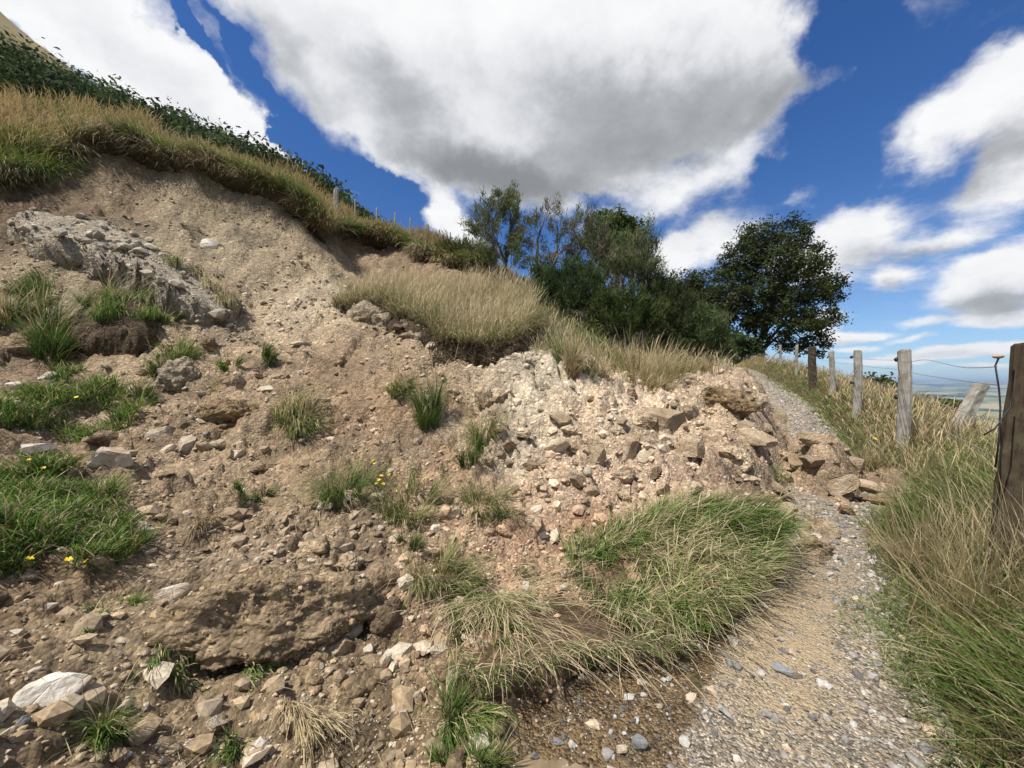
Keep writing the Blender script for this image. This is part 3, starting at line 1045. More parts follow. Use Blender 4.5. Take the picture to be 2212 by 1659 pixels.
# the gravel track
ps = np.concatenate([np.linspace(0, 14, 340), np.linspace(14, 55, 260)[1:]])
pu = np.linspace(-1.0, 1.0, 50)
s2, u2 = np.meshgrid(ps, pu, indexing='ij')
bx, by, bz = np.interp(s2, PS, PX), np.interp(s2, PS, PY_), np.interp(s2, PS, PZ)
nx, ny = np.interp(s2, PS, PNX), np.interp(s2, PS, PNY)
tx, ty = (bx + nx * u2).ravel(), (by + ny * u2).ravel()
pxy = np.stack([tx, ty], -1)
pz = bz.ravel() + .02 * fbm(pxy * 2, 3, 101) + .006 * fbm(pxy * 14, 3, 103) - .09 * sstep(.78, 1.0, np.abs(u2.ravel())) - .03 * sstep(-.1, -.6, u2.ravel()) * 0
sv, uv = s2.ravel(), u2.ravel()
pz -= .025 * sstep(.25, -.45, uv) if False else .025 * (1 - sstep(-.55, .0, uv)) * (sv < 16)
ax, ay = 1.45, 2.2
s_cam = float(path_su([1.5], [2.6])[0][0])
fines = .72 * np.exp(-((uv - .08) / .42) ** 2) * np.exp(-(np.maximum(np.abs(sv - s_cam - .45) - .5, 0) / .9) ** 2) + .34 * np.exp(-((uv + .1) / .3) ** 2) * (sv > s_cam + 2) + .10
wet = (1 - sstep(-.40, .12, uv)) * (sv > 3) * (1 - sstep(14, 17, sv)) * 1.0
fines = np.maximum(fines, .42 * wet)
np_ = len(pu)
ii = (np.arange(len(ps) - 1)[:, None] * np_ + np.arange(np_ - 1)[None]).ravel()
path_me = mesh_np('path', np.stack([tx, ty, pz], -1), [np.stack([ii, ii + np_, ii + np_ + 1, ii + 1], -1)], M_path, True, None, {'fines': fines, 'wet': wet})
tag(link('path', path_me), 'grey gravel track', kind='structure')


def pathz(x, y):
    s, u, z = path_su(x, y)
    q = np.stack([np.ravel(x), np.ravel(y)], -1)
    return z + .02 * fbm(q * 2, 3, 101) - .025 * (1 - sstep(-.55, 0, u)) * (s < 16)


def surf(x, y):
    s, u, _ = path_su(x, y)
    g = gz(x, y)
    return np.where(np.abs(u) < .85, np.maximum(g, pathz(x, y)), g)


def hit2(px, py):
    """line of sight onto ground or track"""
    a, b = (px - CX) / FP, (CY - py) / FP
    Y = _YS
    d = CAMZ + b * Y - surf(a * Y, Y)
    k = np.nonzero(d < 0)[0]
    y = Y[k[0]] if len(k) else 30.0
    return Vector((a * y, y, float(surf([a * y], [y])[0])))

# ------------------------------------------------------------------ stones and clods
import bmesh
_ICO = {}


def ico(sub):
    if sub not in _ICO:
        bm = bmesh.new()
        bmesh.ops.create_icosphere(bm, subdivisions=sub, radius=1.0)
        bm.verts.ensure_lookup_table()
        v = np.array([x.co[:] for x in bm.verts])
        f = np.array([[y.index for y in x.verts] for x in bm.faces])
        bm.free()
        _ICO[sub] = (v, f)
    return _ICO[sub]


def rock_verts(seed, sub, planes, rough, dmin=.5, dmax=.92, lump=.0):
    v, f = ico(sub)
    r = np.random.default_rng(seed)
    p = v * (1 + lump * fbm(v * 1.3 + seed, 2, seed)[:, None])
    for _ in range(planes):
        n = r.normal(size=3)
        n /= np.linalg.norm(n)
        d = r.uniform(dmin, dmax)
        p = p - np.maximum(p @ n - d, 0)[:, None] * n * .96
    if rough:
        nn = v * (rough * fbm(v * 2.6 + seed * 1.7, 5, seed + 3, .62))[:, None]
        p = p + nn
    return p, f


def rock_mesh(name, seed, dims, mat, sub=4, planes=14, rough=.12, lump=.15, smooth=False, **kw):
    p, f = rock_verts(seed, sub, planes, rough, lump=lump, **kw)
    return mesh_np(name, p * np.array(dims), [f], mat, smooth)


def put_rock(name, label, cat, px, py, w, h, mat, seed, style='rock', tilt=0, depth=.8, sink=.22, group=None, parent=None, roll=0):
    """px, py: middle of its foot in the photograph; w, h: its size there"""
    c = hit2(px, py)
    ww, hh = w / FP * c.y, h / FP * c.y
    dd = .5 * (ww + hh) * depth
    a = math.atan2(c.x, c.y)
    sub = 5 if w > 150 else (4 if w > 40 else 3)
    if style == 'rock':
        me = rock_mesh(name, seed, (ww / 2 * 1.12, dd / 2, hh / 2 * 1.15), mat, sub, 10, .09, .15, smooth=False, dmin=.40, dmax=.82)
    elif style == 'slab':
        me = rock_mesh(name, seed, (ww / 2 * 1.12, dd / 2, hh / 2 * 1.15), mat, sub, 13, .08, .1, smooth=False, dmin=.34, dmax=.78)
    else:
        me = rock_mesh(name, seed, (ww / 2 * 1.1, dd / 2, hh / 2 * 1.15), mat, 5, 7, .42, .25, smooth=True)
    o = link(name, me)
    fwd = Vector((math.sin(a), math.cos(a), 0))
    p = c + fwd * (dd * .30)
    p.z = c.z + hh * (.5 - sink) * 1.0
    o.location = p
    o.rotation_euler = (R(tilt), R(roll), -a)
    if cat:
        tag(o, label, cat, group)
    return o


ST = [  # name, label, category, px, py foot, w, h, material, style, depth, roll
    ('boulder', 'cream white boulder with a rounded top beside the grassy patch', 'rock', 236, 1012, 106, 66, M_white, 'rock', .8, -14),
    ('rock', 'pair of blocky white rocks above the big tussock', 'rock', 308, 692, 62, 36, M_white, 'rock', .8, 6),
    ('soil_clod', 'round grey earth clod with hanging roots below the tussocks', 'earth clod', 388, 838, 66, 76, M_sod, 'clod', .9, 0),
    ('rock', 'flat cream rock at the picture edge above the green patch', 'rock', 52, 984, 98, 36, M_white, 'slab', .7, 4),
    ('rock', 'bluish white stone under the left grass patch edge', 'rock', 35, 838, 32, 22, M_white, 'rock', .8, 0),
    ('rock', 'white wedge stone at the foot of the small green tussock', 'rock', 105, 820, 34, 20, M_white, 'rock', .8, -8),
    ('rock', 'flat pale stone in front of the round grey clod', 'rock', 299, 847, 46, 20, M_white, 'slab', .8, 5),
    ('rock', 'pale blocky rock, largest of three in a row below the layered stones', 'rock', 406, 982, 46, 44, M_pale, 'rock', .9, 0),
    ('rock', 'tan rock in the middle of three in a row', 'rock', 442, 974, 30, 30, M_tan, 'rock', .9, 0),
    ('rock', 'tan rock at the end of three in a row', 'rock', 474, 973, 34, 30, M_tan, 'rock', .9, 10),
    ('rock', 'small pale rock right of the row of three', 'rock', 512, 990, 36, 24, M_pale, 'rock', .9, 0),
    ('rock', 'flat layered pale rock behind the row of three', 'rock', 352, 946, 80, 32, M_pale, 'slab', .7, -6),
    ('sod', 'brown sod clod behind the drooping straw tussock', 'sod', 506, 914, 110, 62, M_clod, 'clod', .9, 0),
    ('rock', 'pale rock just right of the straw tussock top', 'rock', 697, 869, 36, 18, M_pale, 'rock', .9, 0),
    ('soil_clod', 'upright tan clod at the foot of the scarp', 'earth clod', 448, 762, 36, 38, M_clod, 'clod', .9, 0),
    ('rock', 'thin white slab lying on the bare scarp face', 'rock', 457, 540, 54, 30, M_white, 'slab', .5, 28),
    ('rock', 'pale flat rock at the base of the scarp', 'rock', 650, 745, 44, 16, M_pale, 'slab', .8, 0),
    ('rock', 'pale rock beside the dark weeds', 'rock', 582, 848, 34, 18, M_pale, 'rock', .9, 0),
    # middle
    ('rock', 'pale crumbly rock left of the bright green tussock', 'rock', 711, 1072, 40, 26, M_pale, 'rock', .9, 0),
    ('rock', 'pale crumbly rock below the one beside the green tussock', 'rock', 702, 1102, 38, 28, M_pale, 'rock', .9, 0),
    ('rock', 'flat pale rock between the clod and the flowers', 'rock', 766, 1122, 32, 22, M_pale, 'slab', .9, -15),
    ('rock', 'upright pale stone under the yellow flowers', 'rock', 786, 1153, 24, 32, M_pale, 'rock', .9, 0),
    ('soil_clod', 'crusty tan clod above the brown slope', 'earth clod', 754, 1236, 50, 42, M_tan, 'clod', .9, 0),
    ('rock', 'smooth white stone at the edge of the reddish earth', 'rock', 938, 1153, 36, 24, M_white, 'rock', .8, -25),
    ('rock', 'pale angular rock with tan foot below the wide tussock', 'rock', 986, 1126, 42, 36, M_pale, 'slab', .8, 12),
    ('rock', 'pale rounded rock on the muddy seep', 'rock', 916, 992, 38, 22, M_pale, 'rock', .9, 0),
    ('rock', 'pale rock left of the muddy seep', 'rock', 846, 1028, 34, 24, M_pale, 'rock', .9, 0),
    ('rock', 'pinkish small rock at the foot of the pale rubble', 'rock', 1056, 978, 22, 18, M_tan, 'rock', .9, 0),
    ('rock', 'rounded tan rock on pinkish rubble, larger of two', 'rock', 1278, 1076, 38, 38, M_tan, 'rock', .9, 0),
    ('rock', 'tan rock uphill of the larger rounded one', 'rock', 1244, 1034, 34, 26, M_tan, 'rock', .9, 0),
    ('rock', 'small pale rock beside the tan rock', 'rock', 1270, 1032, 20, 26, M_pale, 'rock', .9, 0),
    ('rock', 'pale rock above the reddish earth', 'rock', 1162, 1108, 34, 24, M_pale, 'rock', .9, 0),
    ('rock', 'tan oval rock on the reddish earth', 'rock', 1153, 1138, 32, 26, M_tan, 'rock', .9, 20),
    ('rock', 'pale knobbly rock on the reddish earth', 'rock', 1172, 1166, 28, 20, M_pale, 'rock', .9, 0),
    ('rock', 'white and tan stone standing in the dry straw', 'rock', 1136, 1288, 36, 40, M_white, 'rock', .8, 8),
    ('rock', 'white stone on reddish earth beside the turf slab', 'rock', 1216, 1278, 27, 20, M_white, 'rock', .8, 0),
    # the rocky tongue
    ('rock_slab', 'upright tan slab leaning on the rubble, left of a pair', 'rock', 1291, 1006, 66, 80, M_tan, 'slab', .45, -18),
    ('rock_slab', 'upright greyish slab leaning on the rubble, right of a pair', 'rock', 1352, 1000, 56, 112, M_tan, 'slab', .5, 12),
    ('rock_slab', 'pale cracked block at the foot of the crumbling face', 'rock', 1196, 986, 72, 62, M_pale, 'slab', .7, 5),
    ('rock', 'pale crumbly block under the cracked block', 'rock', 1168, 1012, 32, 26, M_pale, 'rock', .9, 0),
    ('boulder', 'broad pale boulder crowning the rock heap', 'rock', 1440, 935, 136, 98, M_tan, 'slab', .7, 8),
    ('boulder', 'rounded tan boulder in the middle of the heap', 'rock', 1480, 986, 74, 62, M_tan, 'rock', .9, 0),
    ('boulder', 'grey angular boulder with a shaded front, largest on the heap', 'rock', 1622, 964, 118, 74, M_tan, 'slab', .8, 6),
    ('rock_slab', 'wedge of rock standing upright behind the grey boulder', 'rock', 1680, 930, 52, 70, M_tan, 'slab', .7, 20),
    ('soil_clod', 'dark crumbling clod on the heap where the track runs behind', 'earth clod', 1572, 888, 104, 58, M_clod, 'clod', .8, 0),
    ('rock_slab', 'long tan block lying across the track edge', 'rock', 1756, 970, 84, 46, M_tan, 'slab', .7, 18),
    ('rock', 'angular brown rock at the far toe by the grass', 'rock', 1846, 1014, 66, 42, M_tan, 'slab', .8, 12),
    ('rock_slab', 'tall tan block leaning at the toe of the heap', 'rock', 1812, 1070, 58, 70, M_tan, 'slab', .7, 24),
    ('rock', 'broad tan rock at the toe nearest the verge', 'rock', 1876, 1066, 78, 44, M_tan, 'slab', .8, 6),
    ('rock', 'dark flat rock touching the verge grass', 'rock', 1900, 1092, 96, 26, M_clod, 'slab', .7, 0),
    ('rock', 'tan blocky rock between the grey boulder and the toe', 'rock', 1728, 1012, 62, 50, M_tan, 'slab', .8, 14),
    ('rock', 'flat dark rock on the wet track edge', 'rock', 1828, 1114, 52, 26, M_clod, 'slab', .7, 0),
    ('rock', 'long tan rock tilted down to the wet track', 'rock', 1790, 1162, 50, 58, M_tan, 'slab', .7, 40),
    ('rock', 'rounded tan stone above the wet track', 'rock', 1738, 1148, 28, 28, M_tan, 'rock', .9, 0),
    ('rock', 'tan wedge rock above the green turf end', 'rock', 1696, 1128, 46, 50, M_tan, 'slab', .8, 35),
    ('rock', 'small brown rock lying on the wet track', 'rock', 1752, 1184, 38, 22, M_clod, 'rock', .9, 0),
    ('rock', 'pinkish rough rock above the long green turf', 'rock', 1492, 1108, 54, 32, M_pale, 'rock', .9, 0),
    ('rock', 'brown clodlike rock at the rear of the toe', 'rock', 1660, 1095, 46, 32, M_clod, 'rock', .9, 0),
    ('rock', 'tan rock in the dark gap of the heap', 'rock', 1590, 1020, 60, 40, M_tan, 'rock', .9, 0),
    ('rock', 'pale rock on the heap below the broad boulder', 'rock', 1400, 1000, 44, 36, M_pale, 'rock', .9, 0),
    # foreground
    ('boulder', 'cream angular boulder in the bottom corner below the long sod', 'rock', 124, 1524, 118, 84, M_white, 'rock', 1.0, -8),
    ('rock', 'cracked white rock on the back of the long sod', 'rock', 369, 1306, 88, 54, M_white, 'rock', .8, -6),
    ('cobble', 'blue grey cobble, topmost of three at the bottom corner', 'stone', 46, 1572, 26, 24, M_grey, 'rock', .8, -20),
    ('cobble', 'greenish grey cobble at the picture edge beside two others', 'stone', 15, 1592, 26, 18, M_pale, 'rock', .8, 0),
    ('cobble', 'pale grey cobble, lowest of three at the bottom corner', 'stone', 45, 1604, 38, 30, M_pale, 'rock', .8, 0),
    ('rock', 'smooth white rock at the bottom beside the dry straw', 'rock', 554, 1642, 54, 52, M_white, 'slab', .8, 0),
    ('rock', 'mottled grey rock under the hanging grass below the sod', 'rock', 464, 1590, 54, 54, M_pale, 'rock', .9, 0),
    ('stone', 'pale blue pebble at the bottom edge of the slide', 'stone', 352, 1654, 18, 22, M_white, 'rock', .8, 0),
    ('stone', 'pale stone at the bottom edge right of the blue pebble', 'stone', 392, 1664, 20, 20, M_white, 'rock', .8, 0),
    ('stone', 'white round stone in brown earth above the bottom corner', 'stone', 106, 1318, 24, 16, M_white, 'rock', .8, 0),
    ('stone', 'white egg-shaped stone touching the end of the long sod', 'stone', 668, 1404, 20, 24, M_white, 'rock', .8, 0),
    ('stone', 'white stone, upper of two close together on the brown slope', 'stone', 797, 1414, 22, 30, M_white, 'rock', .8, 10),
    ('stone', 'large flat white stone, lower of two on the brown slope', 'stone', 832, 1446, 32, 48, M_white, 'slab', .7, 18),
    ('rock', 'tan flat rock near the foot of the slide by the track', 'rock', 902, 1516, 32, 34, M_tan, 'slab', .8, 15),
    ('rock', 'pale lumpy rock behind the corner tussock', 'rock', 948, 1421, 36, 28, M_pale, 'rock', .9, 0),
    ('rock', 'grey rock half hidden by the corner tussock', 'rock', 984, 1482, 44, 42, M_sod, 'rock', .9, 0),
    ('stone', 'white stone at the foot of the slide by the mud', 'stone', 870, 1553, 20, 20, M_white, 'rock', .8, 0),
    ('stone', 'white stone in the mud at the bottom edge', 'stone', 844, 1642, 22, 22, M_white, 'rock', .8, 0),
    ('stone', 'tan and white stone on the brown slope above two white ones', 'stone', 834, 1342, 22, 18, M_pale, 'rock', .8, 0),
    # on the track
    ('stone', 'blue grey stone at the mud by the corner tussock', 'stone', 1057, 1580, 30, 16, M_grey, 'rock', .8, 0),
    ('stone', 'blue grey stone in the middle of the muddy track', 'stone', 1204, 1612, 26, 20, M_grey, 'rock', .8, 0),
    ('stone', 'long grey slab on the track at the bottom edge', 'stone', 1386, 1624, 42, 34, M_grey, 'slab', .6, -35),
    ('stone', 'tan and white angular stone beside the grey slab', 'stone', 1340, 1634, 30, 30, M_pale, 'slab', .8, 0),
    ('stone', 'blue grey stone at the bottom edge of the track', 'stone', 1156, 1644, 22, 20, M_grey, 'rock', .8, 0),
    ('stone', 'dark slate slab lying on the beige middle of the track', 'stone', 1703, 1464, 58, 24, M_grey, 'slab', .8, 6),
    ('stone', 'flat grey stone at the edge of the straw on the track', 'stone', 1588, 1448, 46, 22, M_grey, 'slab', .8, 0),
    ('stone', 'rounded blue grey stone embedded in the track', 'stone', 1657, 1556, 28, 20, M_grey, 'rock', .9, 0),
    ('stone', 'thin dark stone on the beige part of the track', 'stone', 1692, 1412, 40, 10, M_grey, 'slab', .7, 0),
    ('stone', 'dark stone at the verge edge halfway up the near track', 'stone', 1944, 1316, 28, 14, M_grey, 'slab', .8, 0),
    ('stone', 'small dark stone further along the verge edge', 'stone', 1906, 1276, 18, 10, M_grey, 'rock', .8, 0),
    ('stone', 'small white stone at the bottom edge of the track', 'stone', 1596, 1654, 24, 20, M_white, 'rock', .8, 0),
]
for i, (nm, lb, ct, px, py, w, h, mt, sty, dp, rl) in enumerate(ST):
    put_rock(nm, lb, ct, px, py, w, h, mt, 100 + i, sty, (i * 37 % 13) - 6, dp, .27, roll=rl)

# smaller stones one can count but hardly tell apart
ZONES = [
    ('small pale stone in the dark earth at the bottom left', 'pale stones at the bottom left', 30, (0, 1300, 330, 1640), 8, 17),
    ('small pale stone on the brown slope right of the long sod', 'pale stones right of the sod', 34, (640, 1260, 930, 1640), 8, 18),
    ('small pale stone on the rubbly rise above the long sod', 'pale stones above the sod', 44, (520, 1060, 860, 1260), 8, 22),
    ('small pale stone strewn between the tussocks of the upper slide', 'pale stones between the tussocks', 46, (290, 760, 860, 1040), 7, 18),
    ('small pale stone on the reddish earth above the turf slab', 'pale stones on the reddish earth', 26, (1060, 1020, 1380, 1260), 7, 16),
    ('small tan stone in the crumbling rock heap', 'tan stones in the rock heap', 95, (1030, 830, 1840, 1090), 14, 66),
    ('small grey stone lying on the muddy track', 'grey stones on the track', 36, (1080, 1520, 1900, 1655), 7, 17),
]
protos = {}
used_labels = set()
LAND = [(236, 985, 'cream white boulder'), (388, 800, 'round grey clod'), (52, 968, 'flat cream rock at the edge'), (352, 930, 'layered pale rock'), (506, 885, 'brown sod clod'), (642, 900, 'drooping straw tussock'),
        (582, 755, 'thin green tuft'), (600, 815, 'dark weeds'), (746, 1030, 'bright green tussock'), (880, 1090, 'clump with yellow flowers'), (1054, 1060, 'wide green tussock'), (940, 1210, 'green and straw clump'),
        (924, 860, 'dark bushy tuft'), (1044, 920, 'grassy tuft on the pale face'), (500, 1350, 'long sod'), (369, 1280, 'cracked white rock'), (124, 1480, 'cream angular boulder'), (40, 1585, 'three cobbles'),
        (554, 1615, 'smooth white rock'), (464, 1560, 'mottled grey rock'), (655, 1540, 'dry straw bundle'), (832, 1420, 'large flat white stone'), (990, 1520, 'corner tussock'), (100, 1240, 'green sward'),
        (1291, 965, 'pair of leaning slabs'), (1440, 885, 'broad pale boulder'), (1622, 930, 'grey angular boulder'), (1480, 955, 'rounded tan boulder'), (1780, 1040, 'toe of the heap'), (1278, 1057, 'rounded tan rock'),
        (1180, 1127, 'oval rock on reddish earth'), (1300, 1180, 'turf slab'), (1136, 1268, 'stone in the dry straw'), (754, 1215, 'crusty tan clod'), (711, 1060, 'pale crumbly rocks'), (1703, 1450, 'dark slate slab'),
        (1386, 1607, 'long grey slab'), (1204, 1602, 'blue grey stone in the mud'), (1657, 1545, 'rounded embedded stone'), (1588, 1437, 'flat grey stone by the straw'), (560, 1140, 'dry grass above the sod')]


def stone_label(colour, px, py, size):
    lx, ly, nm_ = min(LAND, key=lambda l: (l[0] - px) ** 2 + (l[1] - py) ** 2)
    dx, dy = px - lx, py - ly
    far_ = 'just ' if math.hypot(dx, dy) < 60 else ''
    if abs(dx) > 2.2 * abs(dy):
        where = 'right of' if dx > 0 else 'left of'
    elif abs(dy) > 2.2 * abs(dx):
        where = 'below' if dy > 0 else 'above'
    else:
        where = ('lower ' if dy > 0 else 'upper ') + ('right of' if dx > 0 else 'left of')
    return f"{'tiny' if size < .33 else 'small' if size < .66 else 'larger'} {colour} stone {far_}{where} the {nm_}"


for zi, (lb, gp, n, (x0, y0, x1, y1), smin, smax) in enumerate(ZONES):
    mats = [M_grey, M_pale, M_grey] if 'grey' in lb else ([(.44, .34, .235), M_tan, (.50, .40, .28)] if 'tan' in lb else [M_pale, M_white, M_pale])
    for k in range(n):
        for _try in range(40):
            px, py, rs_ = random.uniform(x0, x1), random.uniform(y0, y1), random.random() ** 2
            full = stone_label('grey' if 'grey' in lb else 'tan' if 'tan' in lb else 'pale', px, py, rs_)
            if full not in used_labels:
                break
        else:
            continue
        used_labels.add(full)
        c = hit2(px, py)
        if 'tan' in lb and bare_at(np.array([c.x]), np.array([c.y]))[0] < .75:
            continue
        if 'grey' in lb and abs(path_su([c.x], [c.y])[1][0]) > .7:
            continue
        sz = (smin + (smax - smin) * rs_) / FP * c.y
        key = (k % 7 + 10 * zi, str(mats[k % 3]))
        if key not in protos:
            protos[key] = rock_mesh('stone', 700 + k * 7 + zi, (.58, .46, .40), mats[k % 3], 4 if 'tan' in lb else 3, 10, .24 if isinstance(mats[k % 3], tuple) else .13, .2, smooth=isinstance(mats[k % 3], tuple), dmin=.36, dmax=.8)
        o = link('stone', protos[key])
        o.location = (c.x, c.y, c.z + sz * .12)
        o.scale = (sz, sz * random.uniform(.7, 1.1), sz * random.uniform(.7, 1.1))
        o.rotation_euler = (random.uniform(-.5, .5), random.uniform(-.5, .5), random.uniform(0, 6.3))
        tag(o, full, 'stone', gp)


def scatter_stones(name, pts, size, cols, mat, label=None):
    """thousands of crumbs as one mesh: squashed, jittered 20-face bodies"""
    v, f = ico(1)
    n, k = len(pts), len(v)
    r = np.random.default_rng(len(pts))
    p = v[None] * (1 + .32 * r.uniform(-1, 1, (n, k, 1)))
    p = p * (size[:, None] * np.stack([r.uniform(.7, 1.15, n), r.uniform(.6, 1.0, n), r.uniform(.4, .8, n)], -1))[:, None]
    a = r.uniform(0, 6.283, n)
    b = r.uniform(-.6, .6, n)
    ca, sa, cb, sb = np.cos(a)[:, None], np.sin(a)[:, None], np.cos(b)[:, None], np.sin(b)[:, None]
    x, y, z = p[..., 0], p[..., 1], p[..., 2]
    x, z = x * cb + z * sb, -x * sb + z * cb
    x, y = x * ca - y * sa, x * sa + y * ca
    p = np.stack([x, y, z], -1) + pts[:, None]
    ff = (f[None] + (np.arange(n) * k)[:, None, None]).reshape(-1, 3)
    me = mesh_np(name, p.reshape(-1, 3), [ff], mat, False, np.repeat(cols, k, 0))
    return tag(link(name, me), label, kind='stuff')


def ico0():
    v, f = ico(1)
    return v, f


n = 70000
a = rng.uniform(R(-66), R(58), n)
r = np.exp(rng.uniform(math.log(1.1), math.log(17), n))
x, y = r * np.sin(a), r * np.cos(a)
s, u, zp = path_su(x, y)
clump = 1.5 * fbm(np.stack([x, y], -1) * 1.0, 3, 201)
ok = (bare_at(x, y) > .6) & (gz(x, y) > np.where(np.abs(u) < .8, zp + .03, -9)) & (rng.uniform(0, 1, n) < .27 + .55 * clump) & (y > .6)
x, y, r = x[ok], y[ok], r[ok]
n = len(x)
size = np.clip(r ** .75 * .0038 * (rng.pareto(2.2, n) + .7), .004, .075)
base = col_at(x, y)
k = rng.uniform(.85, 1.75, n)[:, None]
pale = rng.uniform(0, 1, n)[:, None] ** 3
cols = base * k * (1 - pale * .8) + np.array((.56, .49, .38)) * pale * .8
scatter_stones('rubble', np.stack([x, y, gz(x, y) + size * .22], -1), size, cols, M_rubble, 'crumbs of broken rock and earth all over the slide')
# bigger lumps of earth, hundreds of them
n = 2000
a = rng.uniform(R(-62), R(50), n)
r = np.exp(rng.uniform(math.log(1.3), math.log(13), n))
x, y = r * np.sin(a), r * np.cos(a)
s, u, zp = path_su(x, y)
ok = (bare_at(x, y) > .8) & (gz(x, y) > np.where(np.abs(u) < .85, zp + .05, -9)) & (rng.uniform(0, 1, n) < .42 + .6 * fbm(np.stack([x, y], -1) * .9, 2, 205)) & (y > .7) & ~((gz(x, y) > 4) & (rng.uniform(0, 1, n) < .7))
x, y, r = x[ok], y[ok], r[ok]
n = len(x)
bases_ = [rock_verts(800 + i, 3, 7, .38, lump=.3)[0] for i in range(8)]
v0, f0 = ico(3)
k = rng.integers(0, 8, n)
sz = np.clip(r ** .6 * .013 * (rng.pareto(2.4, n) + .8), .018, .16)
P_ = np.stack(bases_)[k] * (sz[:, None] * np.stack([rng.uniform(.8, 1.4, n), rng.uniform(.7, 1.2, n), rng.uniform(.5, .85, n)], -1))[:, None]
a = rng.uniform(0, 6.283, n)
ca, sa = np.cos(a)[:, None], np.sin(a)[:, None]
P_ = np.stack([P_[..., 0] * ca - P_[..., 1] * sa, P_[..., 0] * sa + P_[..., 1] * ca, P_[..., 2]], -1) + np.stack([x, y, gz(x, y) + sz * .1], -1)[:, None]
cl = col_at(x, y) * rng.uniform(.8, 1.35, (n, 1))
tag(link('earth_clods', mesh_np('earth_clods', P_.reshape(-1, 3), [(f0[None] + (np.arange(n) * len(v0))[:, None, None]).reshape(-1, 3)], M_ground, True, np.repeat(cl, len(v0), 0))), 'lumps of brown earth strewn over the slide', kind='stuff')
# metalling of the track
n = 12500
s = np.exp(rng.uniform(math.log(1.0), math.log(28), n)) + 5.2
u = rng.uniform(-.74, .74, n)
x, y = np.interp(s, PS, PX) + np.interp(s, PS, PNX) * u, np.interp(s, PS, PY_) + np.interp(s, PS, PNY) * u
r = np.hypot(x, y)
fin = np.exp(-((u - .05) / .38) ** 2) * np.exp(-((s - s_cam - .3) / 1.2) ** 2)
ok = (pathz(x, y) > gz(x, y)) & (rng.uniform(0, 1, n) > fin * .75) & (y > .5)
x, y, r = x[ok], y[ok], r[ok]
n = len(x)
size = np.clip(r ** .8 * .0034 * (rng.pareto(2.4, n) + .55), .003, .035)
g = rng.uniform(.10, .46, n)[:, None]
cols = np.where(rng.uniform(0, 1, (n, 1)) < .7, g * np.array((1.03, .97, .88)), g * np.array((1.3, 1.03, .74)))
scatter_stones('gravel', np.stack([x, y, pathz(x, y) + size * .15], -1), size, cols, M_rubble, 'loose grey gravel on the track')

# ------------------------------------------------------------------ sods and turf


def idw(P, Q, z, pw=3):
    d = (P[:, None, 0] - Q[None, :, 0]) ** 2 + (P[:, None, 1] - Q[None, :, 1]) ** 2
    w = 1 / (d + 1e-4) ** (pw / 2)
    return (w * z).sum(1) / w.sum(1)


def loft_block(name, poly, thick, over, mat, parent, bulge=.06, rough=.1, seed=1, hang=None):
    """a torn slab of turf: poly = (x, y, z of its rim)"""
    poly = np.array(poly, dtype=float)
    m = len(poly)
    t = np.concatenate([[0], np.cumsum(np.linalg.norm(np.diff(np.vstack([poly, poly[:1]]), axis=0), axis=1))])
    k = 220
    ss = np.linspace(0, t[-1], k, endpoint=False)
    cl = np.vstack([poly, poly[:1]])
    rim = np.stack([np.interp(ss, t, cl[:, i]) for i in range(3)], -1)
    for _ in range(5):
        rim = .25 * np.roll(rim, 1, 0) + .5 * rim + .25 * np.roll(rim, -1, 0)
    cen = rim[:, :2].mean(0)
    rings = []
    for f in (.12, .35, .6, .8, .92, 1.0):
        q = cen + (rim[:, :2] - cen) * f
        z = idw(q, rim[::6, :2], rim[::6, 2]) + bulge * (1 - f ** 3)
        rings.append(np.column_stack([q, z]))
    out = rim[:, :2] - cen
    out = out / np.linalg.norm(out, axis=1)[:, None]
    for dz, o in ((.12, .8), (.3, 1.0), (.55, .75), (.8, .25), (1.0, -.4)):
        rings.append(np.column_stack([rim[:, :2] + out * over * o, rim[:, 2] - thick * dz]))
    V = np.concatenate(rings)
    nr = len(rings)
    side = np.repeat(np.arange(nr) >= 5, k)
    nv = fbm(V * 3.2 + seed, 4, seed, .6)
    nv2 = fbm(V * 9 + seed, 3, seed + 5, .6)
    amp = rough * np.where(side, 1.0, .4)
    V[:, :2] += np.tile(out, (nr, 1)) * (amp * (nv * 1.3 + .5 * nv2))[:, None]
    V[:, 2] += amp * (.7 * vnoise(V * 4 + 9, seed) + .4 * nv2)
    i = (np.arange(nr - 1)[:, None] * k)
    j = np.arange(k)[None]
    j2 = (j + 1) % k
    q = np.stack([i + j, i + j2, i + k + j2, i + k + j], -1).reshape(-1, 4)[:, ::-1]
    cap = np.stack([np.full(k, len(V)), np.arange(k), (np.arange(k) + 1) % k], -1)
    V = np.vstack([V, [cen[0], cen[1], V[:k, 2].mean()]])
    o = link(name, mesh_np(name, V, [q, cap], mat, True), parent)
    return o, rim


def anchor(name, label, cat, loc, group=None):
    """an Empty at a thing's base; its parts are built in world coordinates and hung on it"""
    e = bpy.data.objects.new(name, None)
    COL.objects.link(e)
    e.location = loc
    e.empty_display_size = .1
    return tag(e, label, cat, group)


def adopt(e, o):
    o.parent = e
    o.matrix_parent_inverse = Matrix.Translation(e.location).inverted()
    return o


# ---- grass blades
GREEN, DEEP, OLIVE = np.array((.13, .21, .04)), np.array((.06, .12, .026)), np.array((.18, .185, .058))
STRAW, TAN, DEAD = np.array((.56, .46, .28)), np.array((.38, .28, .14)), np.array((.29, .235, .155))


